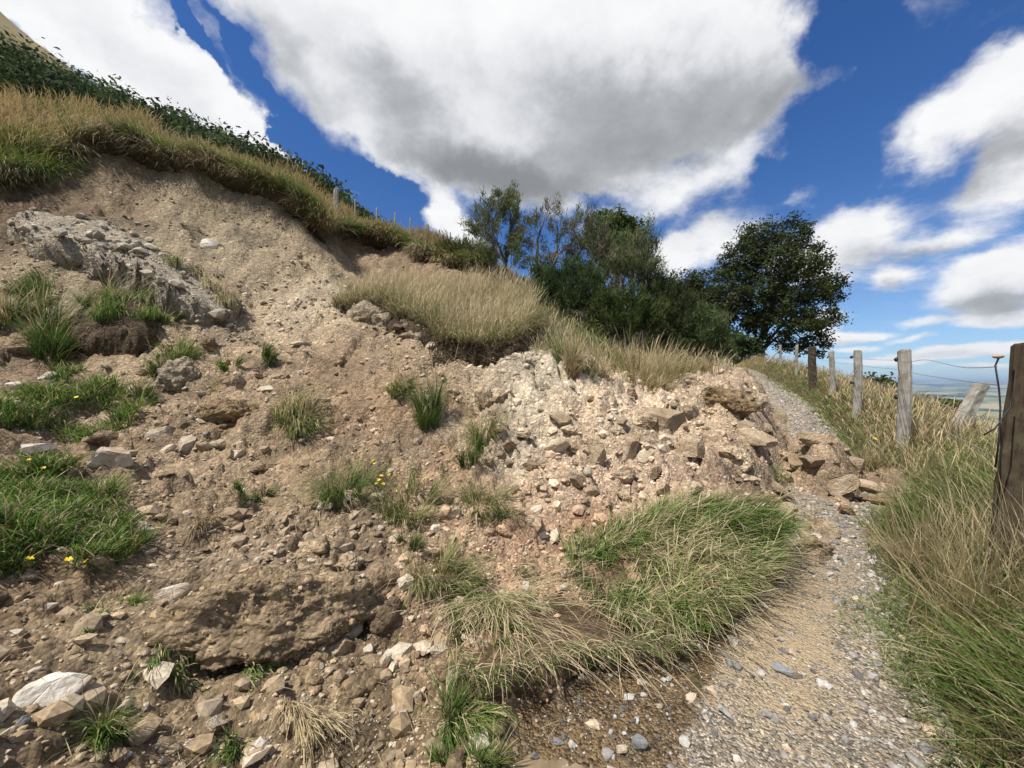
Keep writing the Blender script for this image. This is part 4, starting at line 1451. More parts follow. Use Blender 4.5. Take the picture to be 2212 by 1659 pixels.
def blades(base, h, direction, th0, th1, w, c0, c1, head=None):
    """verts, tris, quads, colours for n curved blades"""
    n = len(base)
    base = np.asarray(base, dtype=float)
    if head is None:
        head = np.zeros(n, dtype=bool)
    tl = np.where(head[:, None], np.array([0, .5, .84, 1.0]), np.array([0, .36, .72, 1.0]))
    wp_ = np.where(head[:, None], np.array([.35, .32, .95, .0]), np.array([.8, 1.0, .62, .0]))
    d = np.stack([np.cos(direction), np.sin(direction), np.zeros(n)], -1)
    tw = direction + rng.normal(0, .7, n)
    sd = np.stack([-np.sin(tw), np.cos(tw), np.zeros(n)], -1)
    pos = [base]
    for k in range(1, 4):
        tm = .5 * (tl[:, k] + tl[:, k - 1])
        th = th0 + (th1 - th0) * tm ** 1.3
        ln = (tl[:, k] - tl[:, k - 1]) * h
        pos.append(pos[-1] + (d * np.sin(th)[:, None] + np.array([0, 0, 1.0]) * np.cos(th)[:, None]) * ln[:, None])
    V = np.empty((n, 7, 3))
    C = np.empty((n, 7, 3))
    for k in range(3):
        o = sd * (w * wp_[:, k] * .5)[:, None]
        V[:, 2 * k] = pos[k] - o
        V[:, 2 * k + 1] = pos[k] + o
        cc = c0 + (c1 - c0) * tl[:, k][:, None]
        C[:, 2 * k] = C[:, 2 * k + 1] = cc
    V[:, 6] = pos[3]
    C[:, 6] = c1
    b = (np.arange(n) * 7)[:, None]
    q = np.concatenate([b + np.array([0, 1, 3, 2]), b + np.array([2, 3, 5, 4])])
    t = b + np.array([4, 5, 6])
    return V.reshape(-1, 3), t, q, C.reshape(-1, 3)


def pick(n, table):
    """n colours drawn from (weight, colour) rows with a little spread"""
    w = np.array([x[0] for x in table], dtype=float)
    i = rng.choice(len(table), n, p=w / w.sum())
    c = np.array([x[1] for x in table])[i]
    return c * rng.uniform(.72, 1.3, (n, 1)), i


class Grass:
    def __init__(self):
        self.mb = MB()

    def add(self, *a, **k):
        V, t, q, C = blades(*a, **k)
        self.mb.add(V, t, q, C)

    def tuft(self, c, radius, h, n, table, droop=1.0, slope=None, slope_amt=0.0, stalks=.12, width=None, on=False):
        """a ragged clump: several crowns, each with its own lie, arching out or downhill"""
        m = max(2, int(n / 55))
        ca = rng.uniform(0, 6.283, m)
        cr = radius * np.sqrt(rng.uniform(0, 1, m))
        cxy = np.stack([c[0] + cr * np.cos(ca), c[1] + cr * np.sin(ca)], -1)
        cd = np.stack([np.cos(ca), np.sin(ca)], -1) * (cr / (radius + 1e-6))[:, None] * .8 + rng.normal(0, .5, (m, 2))
        if slope is not None:
            cd = cd + np.array(slope) * slope_amt * 1.2
        ch = rng.uniform(.55, 1.15, m)
        k = rng.integers(0, m, n)
        p = cxy[k] + rng.normal(0, radius * .16, (n, 2))
        z = surf(p[:, 0], p[:, 1]) - .01
        if on:
            z = np.full(n, c[2]) + (z - surf([c[0]], [c[1]])[0]) * .5
        st = rng.uniform(0, 1, n) < stalks
        hh = h * rng.uniform(.35, 1.15, n) * ch[k] * np.where(st, 1.3, 1)
        d = cd[k] + rng.normal(0, .42, (n, 2))
        lean = np.clip(np.hypot(*d.T), 0, 1.5)
        t0 = .34 * lean + rng.normal(0, .14, n)
        t1 = np.where(st, .6, 1.35) * droop * (.5 + .6 * lean) + rng.normal(0, .25, n)
        w = (width or .006) * rng.uniform(.6, 1.4, n)
        tc_ = pick(m, table)[0]
        c0, i = pick(n, table)
        c0 = .55 * c0 + .45 * tc_[k]
        c1 = c0 * rng.uniform(.9, 1.5, (n, 1))
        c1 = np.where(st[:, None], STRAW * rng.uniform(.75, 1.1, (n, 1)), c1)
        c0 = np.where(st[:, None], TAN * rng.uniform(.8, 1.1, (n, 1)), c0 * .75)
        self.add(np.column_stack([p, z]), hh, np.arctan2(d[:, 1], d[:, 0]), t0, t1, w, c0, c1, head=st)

    def mesh(self, name):
        return self.mb.mesh(name, M_grass, True)


T_GREEN = [(5, GREEN), (3, DEEP), (1.2, OLIVE), (.7, STRAW)]
T_MIX = [(3, GREEN), (1.5, DEEP), (2.5, OLIVE), (3, STRAW), (1, TAN)]
T_STRAW = [(5, STRAW), (3, TAN), (1.2, OLIVE), (1, DEAD)]
T_DARK = [(4, DEEP), (1, GREEN), (1, OLIVE)]
T_DEAD = [(4, DEAD), (3, STRAW), (2, TAN), (1, OLIVE)]

TUS = [  # label, px, foot py, width, height, palette, blades, droop, downhill pull, width of blade
    ('low wide green tussock below the grey sod mass', 100, 640, 130, 42, T_GREEN, 330, 1.0, .3),
    ('green tussock under the dark edge of the grey sod mass', 256, 662, 100, 34, T_GREEN, 300, 1.0, .3),
    ('dark green tussock with two yellow flowers near the left edge', 106, 762, 84, 84, T_DARK, 420, .9, .2),
    ('leaning grass clump cut by the left picture edge', 18, 700, 90, 80, T_MIX, 380, 1.1, .9),
    ('small green tussock right of the pair of white rocks', 360, 694, 40, 34, T_GREEN, 170, 1.0, .2),
    ('green tussock with pale blades above the round grey clod', 374, 780, 106, 56, T_GREEN, 340, 1.1, .5),
    ('thin green tuft alone on the upper rubble', 582, 772, 58, 36, T_GREEN, 170, 1.2, .6),
    ('sparse green tuft left of the dark weeds', 500, 798, 42, 38, T_GREEN, 120, 1.2, .8),
    ('drooping straw and green tussock on the brown sod clod', 642, 935, 90, 82, T_MIX, 520, 1.35, .8),
    ('bright green tussock with broad blades in the middle of the slide', 746, 1072, 104, 92, T_GREEN, 520, 1.2, .5),
    ('wide green tussock above the reddish earth', 1054, 1096, 132, 66, T_MIX, 520, 1.2, .5),
    ('straw and green clump among the yellow flowers', 880, 1120, 140, 78, T_MIX, 560, 1.1, .6),
    ('green and straw clump at the lower edge of the reddish earth', 940, 1262, 120, 96, T_MIX, 560, 1.25, .8),
    ('dark bushy tuft below the overhanging root mass', 924, 900, 68, 86, T_DARK, 360, .9, .1),
    ('thin grassy tuft on the pale crumbling face', 1044, 958, 62, 74, T_MIX, 300, 1.2, .7),
    ('straw tuft at the foot of the torn turf block', 852, 846, 76, 52, T_MIX, 300, 1.1, .6),
    ('small dark leafy tuft beside the muddy seep', 1010, 1006, 40, 60, T_DARK, 190, .9, .2),
    ('small green tuft under the straw clump with flowers', 874, 1178, 50, 40, T_GREEN, 170, 1.1, .5),
    ('green grass hanging under the lip of the long sod', 384, 1432, 96, 62, T_GREEN, 300, 2.2, 1.6),
    ('green grass hanging at the right end of the long sod', 536, 1448, 84, 50, T_GREEN, 220, 2.0, 1.4),
    ('broad bladed green tuft left of the hanging grass', 232, 1592, 80, 92, T_GREEN, 190, 1.1, .6),
    ('green tuft beside the smooth white rock at the bottom', 520, 1596, 84, 44, T_GREEN, 190, 1.2, .6),
    ('flat green tuft behind the cracked white rock', 244, 1306, 112, 40, T_GREEN, 260, 1.4, .9),
    ('small leafy weed above the bottom corner', 190, 1360, 40, 22, T_DARK, 90, 1.0, .3),
    ('dry straw bundle lying over the earth at the bottom', 655, 1560, 130, 90, T_STRAW, 230, 2.0, 1.5),
    ('dense green corner tussock beside the muddy track', 990, 1560, 92, 96, T_GREEN, 520, 1.3, 1.0),
    ('tiny bright green tuft in the mud at the bottom', 944, 1650, 34, 46, T_GREEN, 130, .8, .2),
    ('dark green tuft on the mud by the blue grey stone', 1050, 1650, 72, 60, T_DARK, 260, 1.1, .4),
    ('small green tuft below the brown sod clod', 566, 1075, 60, 34, T_GREEN, 150, 1.2, .7),
    ('short green tuft beside the flat tuft of the rubbly rise', 520, 1066, 44, 28, T_GREEN, 130, 1.2, .7),
    ('grass tuft on top of the pale crumbling face', 1236, 800, 66, 54, T_DEAD, 300, 1.0, .5),
    ('upright weedy tuft with a yellow flower beside the turf block', 1224, 790, 60, 70, T_MIX, 200, .7, .1),
    ('sparse leafy sprig on the rock heap above the wet track', 1684, 1046, 70, 40, T_GREEN, 60, 1.4, 1.0),
    ('low green tuft at the right of the small yellow flower', 300, 862, 80, 34, T_GREEN, 220, 1.1, .4),
    ('short dry grass on the sod slope above the long sod', 450, 1120, 80, 40, T_DEAD, 160, 1.4, 1.0),
    ('dry grass wisps below the upright tan clod', 456, 846, 40, 46, T_STRAW, 60, 1.3, .9),
]
DOWN = np.array((.75, -.62))
for (lb, px, py, w, h, tb, nb_, dr, pull) in TUS:
    c = hit2(px, py)
    k = c.y / FP
    g = Grass()
    g.tuft(c, w * k * .36, h * k * 1.3, int(nb_ * 1.45), tb, dr, DOWN, pull, .10 if tb is not T_STRAW else .25, max(.0045, c.y * .0016))
    o = link('grass_tussock', g.mesh('grass_tussock'))
    o.data.transform(Matrix.Translation(-c))
    o.location = c
    tag(o, lb, 'grass tussock')



def crumbs(o, parent, n, size, colour, seed):
    """loose crumbs sticking to the upper faces of a sod"""
    bpy.context.view_layer.update()
    me = o.data
    mw = np.array(o.matrix_basis)
    V = np.empty(len(me.vertices) * 3)
    me.vertices.foreach_get('co', V)
    Nn = np.empty(len(me.vertices) * 3)
    me.vertices.foreach_get('normal', Nn)
    V = V.reshape(-1, 3) @ mw[:3, :3].T + mw[:3, 3]
    Nn = Nn.reshape(-1, 3) @ mw[:3, :3].T
    r_ = np.random.default_rng(seed)
    idx = np.nonzero(Nn[:, 2] > -.35)[0]
    k = r_.choice(idx, n)
    sz = np.clip(size * (r_.pareto(2.3, n) + .55), size * .5, size * 6)
    p = V[k] + r_.normal(0, size * 1.5, (n, 3)) * np.array((1, 1, .15)) + Nn[k] * (sz * .2)[:, None]
    cols = np.array(colour) * r_.uniform(.75, 1.7, (n, 1))
    pl = r_.uniform(0, 1, (n, 1)) ** 9
    cols = cols * (1 - pl) + np.array((.55, .48, .37)) * pl
    q = scatter_stones('crumbs', p, sz, cols, M_rubble)
    adopt(parent, q)
    return q


# sod blocks with grass of their own
e = anchor('sod_block', 'grassy sod block with a torn dark side and long drooping grass', 'sod', hit(235, 758))
P = [hit(*q) for q in [(165, 745), (215, 762), (290, 765), (330, 745), (325, 700), (260, 670), (190, 680)]]
o, rim = loft_block('sod', [(p.x, p.y, p.z + .38) for p in P], .55, .10, M_root, None, .12, .12, 5)
adopt(e, o)
g = Grass()
for q in [(190, 720), (235, 735), (285, 740), (225, 705), (275, 710)]:
    p = hit(*q)
    p.z += .42
    g.tuft(p, .30, .62, 300, T_GREEN, 1.6, DOWN, 1.0, .08, .010, on=True)
adopt(e, link('grass', g.mesh('grass')))

# the long sod in the foreground
c = hit(505, 1440)
e = anchor('sod_mass', 'long brown earth sod with a dark undercut edge in the foreground', 'sod', c)
v, f = rock_verts(911, 6, 7, .22, lump=.25)
v = v * np.array((.62, .36, .26))
nv_ = ico(6)[0]
v += nv_ * (.035 * fbm(v * 7, 4, 75, .6) + .022 * fbm(v * 20, 3, 77, .6) + .02 * fbm(v * 34, 2, 79, .6))[:, None]
o = link('sod', mesh_np('sod', v, [f], (.30, .225, .14), True))
o.location = c + Vector((.02, .24, .20))
o.rotation_euler = (R(-8), R(2), R(6))
adopt(e, o)
crumbs(o, e, 1300, .0045, (.25, .18, .108), 5)

# the grey mass of upturned sod high on the slide
e = anchor('sod_mass', 'grey crumbling sod mass lying across the upper slide', 'sod', hit(250, 600))
P = [hit(*q) for q in [(30, 505), (95, 556), (180, 578), (270, 632), (350, 672), (420, 696), (488, 700), (484, 660), (400, 592), (330, 540), (220, 500), (110, 480)]]
o, rim = loft_block('sod', [(p_.x, p_.y, p_.z + q) for p_, q in zip(P, (.35, .5, .55, .55, .5, .45, .35, .15, .15, .12, .15, .2))], .75, .20, (.29, .25, .195), None, .16, .30, 8)
crumbs(o, e, 1300, .026, (.25, .215, .165), 9)
adopt(e, o)
g = Grass()
for q in [(470, 672), (450, 650), (415, 622), (385, 600), (480, 690), (482, 680)]:
    g.tuft(np.array(hit(*q)[:]) + np.array((0, 0, .3)), .22, .55, 220, [(3, STRAW), (3, DEAD), (2, OLIVE), (1, GREEN)], 2.0, DOWN, 1.6, .05, .013, on=True)
adopt(e, link('grass', g.mesh('grass')))

# ---- the torn turf block in the middle with its tall dry grass
ISL = [(722, 660, 9.3), (756, 662, 9.0), (800, 652, 8.9), (842, 662, 8.7), (855, 684, 8.4), (902, 694, 8.1), (938, 716, 7.8), (962, 742, 7.4), (1020, 752, 7.2), (1078, 748, 7.2), (1130, 728, 7.7), (1158, 706, 8.5),
       (1140, 668, 10.2), (1080, 648, 11.2), (980, 640, 11.4), (860, 640, 11.0), (760, 645, 10.2)]
e = anchor('turf_block', 'torn turf block with tall dry grass and a dark rooty underside', 'turf', Vector(W3(940, 770, 7.6)))
o, rim = loft_block('sod', [tuple(W3(*q)) for q in ISL], .85, .22, M_root, None, .18, .22, 12)
adopt(e, o)
crumbs(o, e, 900, .022, (.13, .095, .06), 14)
# lumps of grey clay in the torn face
for k, (px, py, Y, w, h) in enumerate([(795, 685, 8.7, 70, 60), (828, 700, 8.5, 50, 40), (872, 716, 8.2, 44, 40), (905, 728, 7.9, 60, 34), (768, 690, 8.9, 40, 60)]):
    s = Y / FP
    oo = link('clay_lump', rock_mesh('clay_lump', 950 + k, (w * s * .55, w * s * .4, h * s * .6), M_sod, 4, 8, .28, .25, True))
    oo.location = Vector(W3(px, py, Y - .05))
    adopt(e, oo)
# ragged roots along the underside
mb = MB()
for k in range(150):
    px = rng.uniform(930, 1085)
    p = W3(px, 745 + rng.uniform(-5, 25), 7.15 + rng.uniform(-.2, .5))
    ln = rng.uniform(.15, .5)
    q = [p + np.array((rng.normal(0, .07) * i, -.05 * i + rng.normal(0, .04), -ln * i / 3)) for i in range(4)]
    mb.tube(q, [.010, .008, .006, .003], 4, np.array((.10, .072, .045)) * rng.uniform(.5, 1.6))
adopt(e, link('roots', mb.mesh('roots', M_bark)))
iq = np.array([W3(*q)[:2] for q in ISL])
iz = np.array([W3(*q)[2] for q in ISL])
g = Grass()


def in_poly(q, n):
    lo, hi = q.min(0), q.max(0)
    out = np.empty((0, 2))
    while len(out) < n:
        c_ = rng.uniform(lo, hi, (n * 2, 2))
        out = np.vstack([out, c_[poly_sd(c_, q) < 0]])
    return out[:n]


n = 15000
p = in_poly(iq, n)
z = idw(p, iq, iz) + .10
edge = -poly_sd(p, iq)
st = rng.uniform(0, 1, n) < .42
gp_ = fbm(p * 1.4, 2, 301)
hv_ = 1 + .45 * fbm(p * 1.8, 3, 303)
h = np.where(st, rng.uniform(.4, .9, n), rng.uniform(.15, .5, n)) * hv_
c0, _ = pick(n, [(3, STRAW), (2.5, TAN), (1.5, OLIVE), (1, GREEN)])
gr, _ = pick(n, [(3, GREEN), (2, OLIVE), (1.5, STRAW)])
c0 = np.where((gp_ + rng.normal(0, .25, n) > .15)[:, None] & ~st[:, None], gr, c0)
c1 = np.where(st[:, None], STRAW * rng.uniform(.8, 1.15, (n, 1)), c0 * 1.1)
g.add(np.column_stack([p, z]), h, rng.normal(.2, 1.2, n), rng.normal(.12, .2, n), rng.uniform(.1, 1.4, n), rng.uniform(.006, .013, n), c0 * .8, c1, head=st)
# grass spilling over the front rim
n = 3600
k = rng.integers(0, len(rim), n)
k = np.where((rim[k, 1] > 9.6), rng.integers(20, 140, n) % len(rim), k)
p = rim[k] + rng.normal(0, .06, (n, 3)) + np.array((0, 0, .06))
c0, _ = pick(n, [(3, DEAD), (3, STRAW), (2, OLIVE), (1.5, GREEN)])
g.add(p, rng.uniform(.2, .6, n), rng.normal(-1.4, .8, n), rng.uniform(.5, 1.1, n), rng.uniform(1.6, 2.6, n), rng.uniform(.007, .012, n), c0 * .8, c0)
adopt(e, link('grass', g.mesh('grass')))

# ---- the flattened turf slab beside the track
e = anchor('turf_slab', 'slab of long flattened grass slumped onto the edge of the track', 'turf', hit(1500, 1400))
TS = [(1225, 1215), (1330, 1170), (1440, 1110), (1550, 1110), (1645, 1130), (1688, 1180), (1672, 1250), (1600, 1325), (1530, 1380), (1455, 1412), (1390, 1390), (1300, 1300)]
P = [hit(*q) for q in TS]
rise = [.0, .01, .01, .03, .08, .13, .16, .17, .16, .13, .02, .0]
o, rim = loft_block('sod', [(p.x, p.y, p.z + r_) for p, r_ in zip(P, rise)], .24, .05, (.15, .105, .062), None, .02, .07, 21)
crumbs(o, e, 900, .005, (.22, .15, .088), 23)
adopt(e, o)
tq = np.array([(p.x, p.y) for p in P])
tz = np.array([p.z + r_ for p, r_ in zip(P, rise)])
g = Grass()
cen_ = in_poly(tq, 150)
bare_c = np.array(hit(1290, 1270)[:2])
cen_ = cen_[np.hypot(*(cen_ - bare_c).T) > .30 * rng.uniform(.4, 1.2, len(cen_))]
for q in cen_:
    pos = (q[0] - tq[:, 0].min()) / np.ptp(tq[:, 0])
    zz = max(float(idw(q[None], tq, tz)[0]), float(gz([q[0]], [q[1]])[0])) + .02
    green_end = pos > .62 or rng.uniform() < .25
    tb = [(5, GREEN * 1.3), (2.5, DEEP * 1.2), (1, OLIVE), (.5, STRAW)] if green_end else [(4, GREEN * 1.6), (1, DEEP), (2, OLIVE * 1.5), (2.4, STRAW)]
    n = 75
    pp = np.column_stack([q + rng.normal(0, .055, (n, 2)), np.full(n, zz)])
    base_d = np.arctan2(-.62, .62) + rng.normal(0, .85)
    st = rng.uniform(0, 1, n) < (.06 if green_end else .30)
    c0 = pick(n, tb)[0]
    c1 = np.where(st[:, None], STRAW * rng.uniform(.8, 1.2, (n, 1)), c0 * rng.uniform(1, 1.4, (n, 1)))
    L0 = rng.uniform(.7, 1.2)
    h = np.where(st, rng.uniform(.28, .52, n), rng.uniform(.10, .26, n)) * L0
    lift = rng.uniform(0, 1, n) ** 2.2
    g.add(pp, h, base_d + rng.normal(0, .7, n), 1.2 - .9 * lift, 1.75 - .5 * lift + rng.normal(0, .35, n), rng.uniform(.0025, .0085, n), c0 * .6, c1, head=st)
n = 1700
k = rng.integers(0, len(rim), n)
p = rim[k] + rng.normal(0, .03, (n, 3)) + np.array((0, 0, .05))
out = rim[k, :2] - rim[:, :2].mean(0)
c0, _ = pick(n, T_GREEN)
front = (rng.uniform(0, 1, n) < .3)
g.add(p, rng.uniform(.12, .34, n) * np.where(front, 1.5, 1), np.arctan2(out[:, 1], out[:, 0]) * .6 - .35 + rng.normal(0, .4, n), rng.uniform(.5, 1.0, n), rng.uniform(1.6, 2.5, n), rng.uniform(.004, .007, n), c0 * .8,
      np.where(front[:, None], STRAW, c0))
adopt(e, link('grass', g.mesh('grass')))

# ---- the sod ledge with the big straw tussock
e = anchor('sod_ledge', 'dark earth ledge with matted straw and green grass above the mud', 'sod', hit(1180, 1500))
LG = [(985, 1330), (1080, 1290), (1200, 1290), (1310, 1330), (1400, 1400), (1470, 1436), (1400, 1456), (1330, 1468), (1260, 1470), (1180, 1498), (1100, 1512), (1045, 1540), (1000, 1500), (975, 1420)]
P = [hit(*q) for q in LG]
rise = [.01, .01, .01, .02, .04, .10, .12, .14, .14, .15, .15, .14, .08, .02]
o, rim = loft_block('earth', [(p.x, p.y, p.z + r_) for p, r_ in zip(P, rise)], .24, .03, (.15, .103, .06), None, .05, .06, 31)
adopt(e, o)
crumbs(o, e, 1300, .005, (.22, .15, .088), 33)
lq = np.array([(p.x, p.y) for p in P])
lz = np.array([p.z + r_ for p, r_ in zip(P, rise)])
g = Grass()
n = 1700
foot = np.array(hit(1060, 1310)[:])
fc = np.column_stack([foot[0] + rng.normal(.05, .17, 26), foot[1] + rng.normal(-.16, .17, 26)])
fk = rng.integers(0, 26, n)
p = fc[fk] + rng.normal(0, .03, (n, 2))
z = np.maximum(idw(p, lq, lz), surf(p[:, 0], p[:, 1])) + .02
st = rng.uniform(0, 1, n) < .26
c0, _ = pick(n, [(3, GREEN), (2, DEEP), (1.5, OLIVE), (1.2, STRAW)])
c1 = np.where(st[:, None], STRAW * rng.uniform(.8, 1.15, (n, 1)), c0 * 1.25)
c0 = np.where(st[:, None], STRAW * .8, c0)
direc = np.arctan2(-.75, .55) + rng.normal(0, .8, 26)[fk] + rng.normal(0, .4, n)
h = np.where(st, rng.uniform(.3, .7, n), rng.uniform(.10, .26, n))
g.add(np.column_stack([p, z]), h, direc, rng.uniform(.55, 1.2, n), rng.uniform(1.4, 1.95, n), rng.uniform(.0035, .006, n), c0, c1, head=st)
n = 1500
k = rng.integers(0, len(rim), n)
ok = rim[k, 1] < foot[1] - .2
p = (rim[k] + rng.normal(0, .025, (n, 3)) + np.array((0, 0, .03)))[ok]
n = len(p)
c0, _ = pick(n, [(2, GREEN), (2, DEEP), (2, STRAW), (2, DEAD)])
g.add(p, rng.uniform(.08, .24, n), rng.normal(-1.0, .7, n), rng.uniform(.4, 1.0, n), rng.uniform(1.6, 2.6, n), rng.uniform(.004, .006, n), c0 * .8, c0)
# single straws swept over the mud
n = 80
a0 = np.array([hit(rng.uniform(1100, 1420), rng.uniform(1300, 1440))[:] for _ in range(n)]) + np.array((0, 0, .08))
g.add(a0, rng.uniform(.4, .75, n), rng.normal(-1.0, .35, n), rng.uniform(.9, 1.2, n), rng.uniform(1.7, 2.05, n), rng.uniform(.003, .0045, n), np.tile(STRAW, (n, 1)), np.tile(STRAW * 1.1, (n, 1)), head=np.ones(n, dtype=bool))
adopt(e, link('grass', g.mesh('grass')))

# ---- scarp lips: rolled turf overhanging the bare faces


def lip(name, label, line, reach, seed):
    P = np.array([W3(*q) for q in line])
    t = np.concatenate([[0], np.cumsum(np.linalg.norm(np.diff(P, axis=0), axis=1))])
    k = int(t[-1] / .09)
    ss = np.linspace(0, t[-1], k)
    C = np.stack([np.interp(ss, t, P[:, i]) for i in range(3)], -1)
    for _ in range(6):
        C[1:-1] = .25 * C[:-2] + .5 * C[1:-1] + .25 * C[2:]
    tg = np.gradient(C[:, :2], axis=0)
    tg /= np.linalg.norm(tg, axis=1)[:, None]
    out = np.stack([tg[:, 1], -tg[:, 0]], -1)
    sgn = np.sign((out * -C[:, :2]).sum(1).mean())
    out *= sgn
    prof_ = [(-1.6, .95), (-.8, .55), (-.25, .26), (.1, .12), (.3, -.02), (.34, -.18), (.22, -.36), (-.1, -.52), (-.6, -.62), (-1.2, -.5)]
    wob = 1 + .9 * fbm(np.stack([ss * .8, ss * 0], -1), 3, seed)
    C[:, 2] += .22 * reach * fbm(np.stack([ss * .7, ss * 0 + 3], -1), 3, seed + 7)
    rings = []
    for o_, z_ in prof_:
        rr_ = C.copy()
        rr_[:, :2] += out * (o_ * reach * np.where(o_ > 0, wob, 1))[:, None]
        rr_[:, 2] += z_ * reach
        rings.append(rr_)
    V = np.stack(rings, 1).reshape(-1, 3)
    m = len(prof_)
    V += np.stack([fbm(V * 2.5, 3, seed + 1), fbm(V * 2.5, 3, seed + 2), fbm(V * 3.5, 4, seed + 3)], -1) * .13 * reach
    i = (np.arange(k - 1)[:, None] * m + np.arange(m - 1)[None]).ravel()
    q = np.stack([i, i + 1, i + m + 1, i + m], -1)
    e_ = anchor(name, label, 'turf', Vector(C[k // 2]))
    adopt(e_, link('sod', mesh_np('sod', V, [q], M_root, True)))
    return e_, C, out


e, C1, O1 = lip('turf_overhang', 'thick grassy turf overhanging the big bare scarp', lip_line, 1.0, 401)
g = Grass()


def fringe(g, C, O, n_hang, n_top, back, hmax, wid, green=.5, seed=0):
    k = rng.integers(0, len(C), n_hang)
    off = rng.uniform(-.35, .38, n_hang)
    p = C[k].copy()
    p[:, :2] += O[k] * off[:, None] + rng.normal(0, .05, (n_hang, 2))
    p[:, 2] += -.1 * off + .14 + rng.normal(0, .05, n_hang)
    dirv = np.arctan2(O[k, 1], O[k, 0]) + rng.normal(0, .5, n_hang)
    clump_ = fbm(np.stack([C[k, 0] * 1.3, C[k, 1] * 1.3], -1), 2, seed + 5)
    gg = (clump_ + rng.normal(0, .25, n_hang)) > (.2 - green * .6)
    ca, _ = pick(n_hang, [(3, GREEN), (1.5, DEEP), (3, OLIVE)])
    cb, _ = pick(n_hang, [(3, DEAD), (3, TAN), (1.5, STRAW), (2, OLIVE)])
    c0 = np.where(gg[:, None], ca, cb)
    g.add(p, rng.uniform(.35, 1.0, n_hang) * hmax, dirv, rng.uniform(.3, 1.0, n_hang), rng.uniform(1.5, 2.7, n_hang), rng.uniform(.7, 1.3, n_hang) * wid, c0 * .85, c0 * 1.1)
    # shaggy locks hanging down the face
    m = int(len(C) / 1.8)
    for kk in rng.integers(0, len(C), m):
        q = 90
        pp = C[kk] + np.append(O[kk] * rng.uniform(-.05, .35), rng.uniform(-.12, .1)) + rng.normal(0, .10, (q, 3))
        cl = [TAN, DEAD, STRAW * .85, OLIVE, GREEN][rng.integers(0, 5)] * rng.uniform(.7, 1.1)
        g.add(pp, rng.uniform(.4, 1.1, q) * hmax * rng.uniform(.6, 1.7), np.arctan2(O[kk, 1], O[kk, 0]) + rng.normal(0, .6, q), rng.uniform(.6, 1.4, q), rng.uniform(2.2, 2.95, q), rng.uniform(.6, 1.2, q) * wid, np.tile(cl * .7, (q, 1)), np.tile(cl, (q, 1)) * rng.uniform(.8, 1.3, (q, 1)))
    # standing grass behind the lip, on the rolled turf and the slope above
    k = rng.integers(0, len(C), n_top)
    b = -back * rng.uniform(0, 1, n_top) ** 1.3
    p = C[k].copy()
    p[:, :2] += O[k] * b[:, None] + rng.normal(0, .1, (n_top, 2))
    zl = C[k, 2] + np.interp(-b, [0, .25, .8, 1.6, 9], [.14, .26, .55, .95, .95])
    zg = gz(p[:, 0], p[:, 1])
    p[:, 2] = np.where(-b < 1.5, np.maximum(zl, zg), zg) - .03
    st = rng.uniform(0, 1, n_top) < .33
    clump_ = fbm(p[:, :2] * 1.1, 3, seed + 9)
    gg = (clump_ + rng.normal(0, .2, n_top) - np.interp(-b, [0, 1.2, 3], [-.25, .2, .35])) > .05
    ca, _ = pick(n_top, [(3, GREEN), (1.5, DEEP), (3, OLIVE)])
    cb, _ = pick(n_top, [(3, TAN), (3, STRAW * .8), (2, DEAD), (1.5, OLIVE)])
    c0 = np.where(gg[:, None], ca, cb)
    c1 = np.where(st[:, None], TAN * 1.2 * rng.uniform(.8, 1.3, (n_top, 1)), c0 * 1.1)
    dirv = np.arctan2(O[k, 1], O[k, 0]) + rng.normal(0, 1.0, n_top)
    g.add(p, np.where(st, rng.uniform(.5, .95, n_top), rng.uniform(.25, .75, n_top)) * hmax * (1 + .5 * clump_), dirv, rng.uniform(0, .6, n_top), rng.uniform(.4, 2.1, n_top), rng.uniform(.7, 1.3, n_top) * wid, c0 * .8, c1, head=st)


fringe(g, C1, O1, 13000, 25000, 4.2, .95, .015, .5, 500)
adopt(e, link('grass', g.mesh('grass')))
e, C2, O2 = lip('turf_overhang', 'narrower grassy turf lip above the second scar below the hill fence', lip2_line[1:], .95, 431)
g = Grass()
fringe(g, C2, O2, 5500, 12000, 3.0, .62, .02, .9, 540)
adopt(e, link('grass', g.mesh('grass')))
# ---- the verge on the right of the track
n = 64000
s = np.exp(rng.uniform(math.log(1.1), math.log(44), n)) + 5.3
u = HW - .10 + 3.1 * rng.uniform(0, 1, n) ** 1.25
u = np.where(rng.uniform(0, 1, n) < .10, HW - .30 * rng.uniform(0, 1, n) ** 1.4, u)
x, y = np.interp(s, PS, PX) + np.interp(s, PS, PNX) * u, np.interp(s, PS, PY_) + np.interp(s, PS, PNY) * u
nxv, nyv = np.interp(s, PS, PNX), np.interp(s, PS, PNY)
rr = np.hypot(x, y)
ok = (y > -.4) & (bare_at(x, y) < .55) & ~((u < HW + .02) & (fbm(np.stack([x, y], -1) * 2.2, 2, 607) + rng.normal(0, .15, n) < .05))
x, y, u, rr, nxv, nyv = (a_[ok] for a_ in (x, y, u, rr, nxv, nyv))
n = len(x)
xy = np.stack([x, y], -1)
v_ = u - HW
pat = fbm(xy * 1.1, 3, 601) + .5 * fbm(xy * 4, 2, 603)
tall = sstep(.2, 1.0, v_ + .3 * pat) * np.interp(rr, [1.5, 4], [.45, 1])
st = rng.uniform(0, 1, n) < .05 + .20 * tall * np.interp(rr, [2.5, 5], [.4, 1])
h = np.where(st, .24 + .30 * tall, .13 + .22 * tall) * rng.uniform(.55, 1.2, n) * np.interp(rr, [0, 2.4, 4.5], [.5, .62, 1])
ca, _ = pick(n, [(4, GREEN * 1.1), (2, DEEP), (3, OLIVE), (.8, STRAW)])
cb, _ = pick(n, [(3, STRAW), (3, TAN), (2, DEAD), (2.4, OLIVE)])
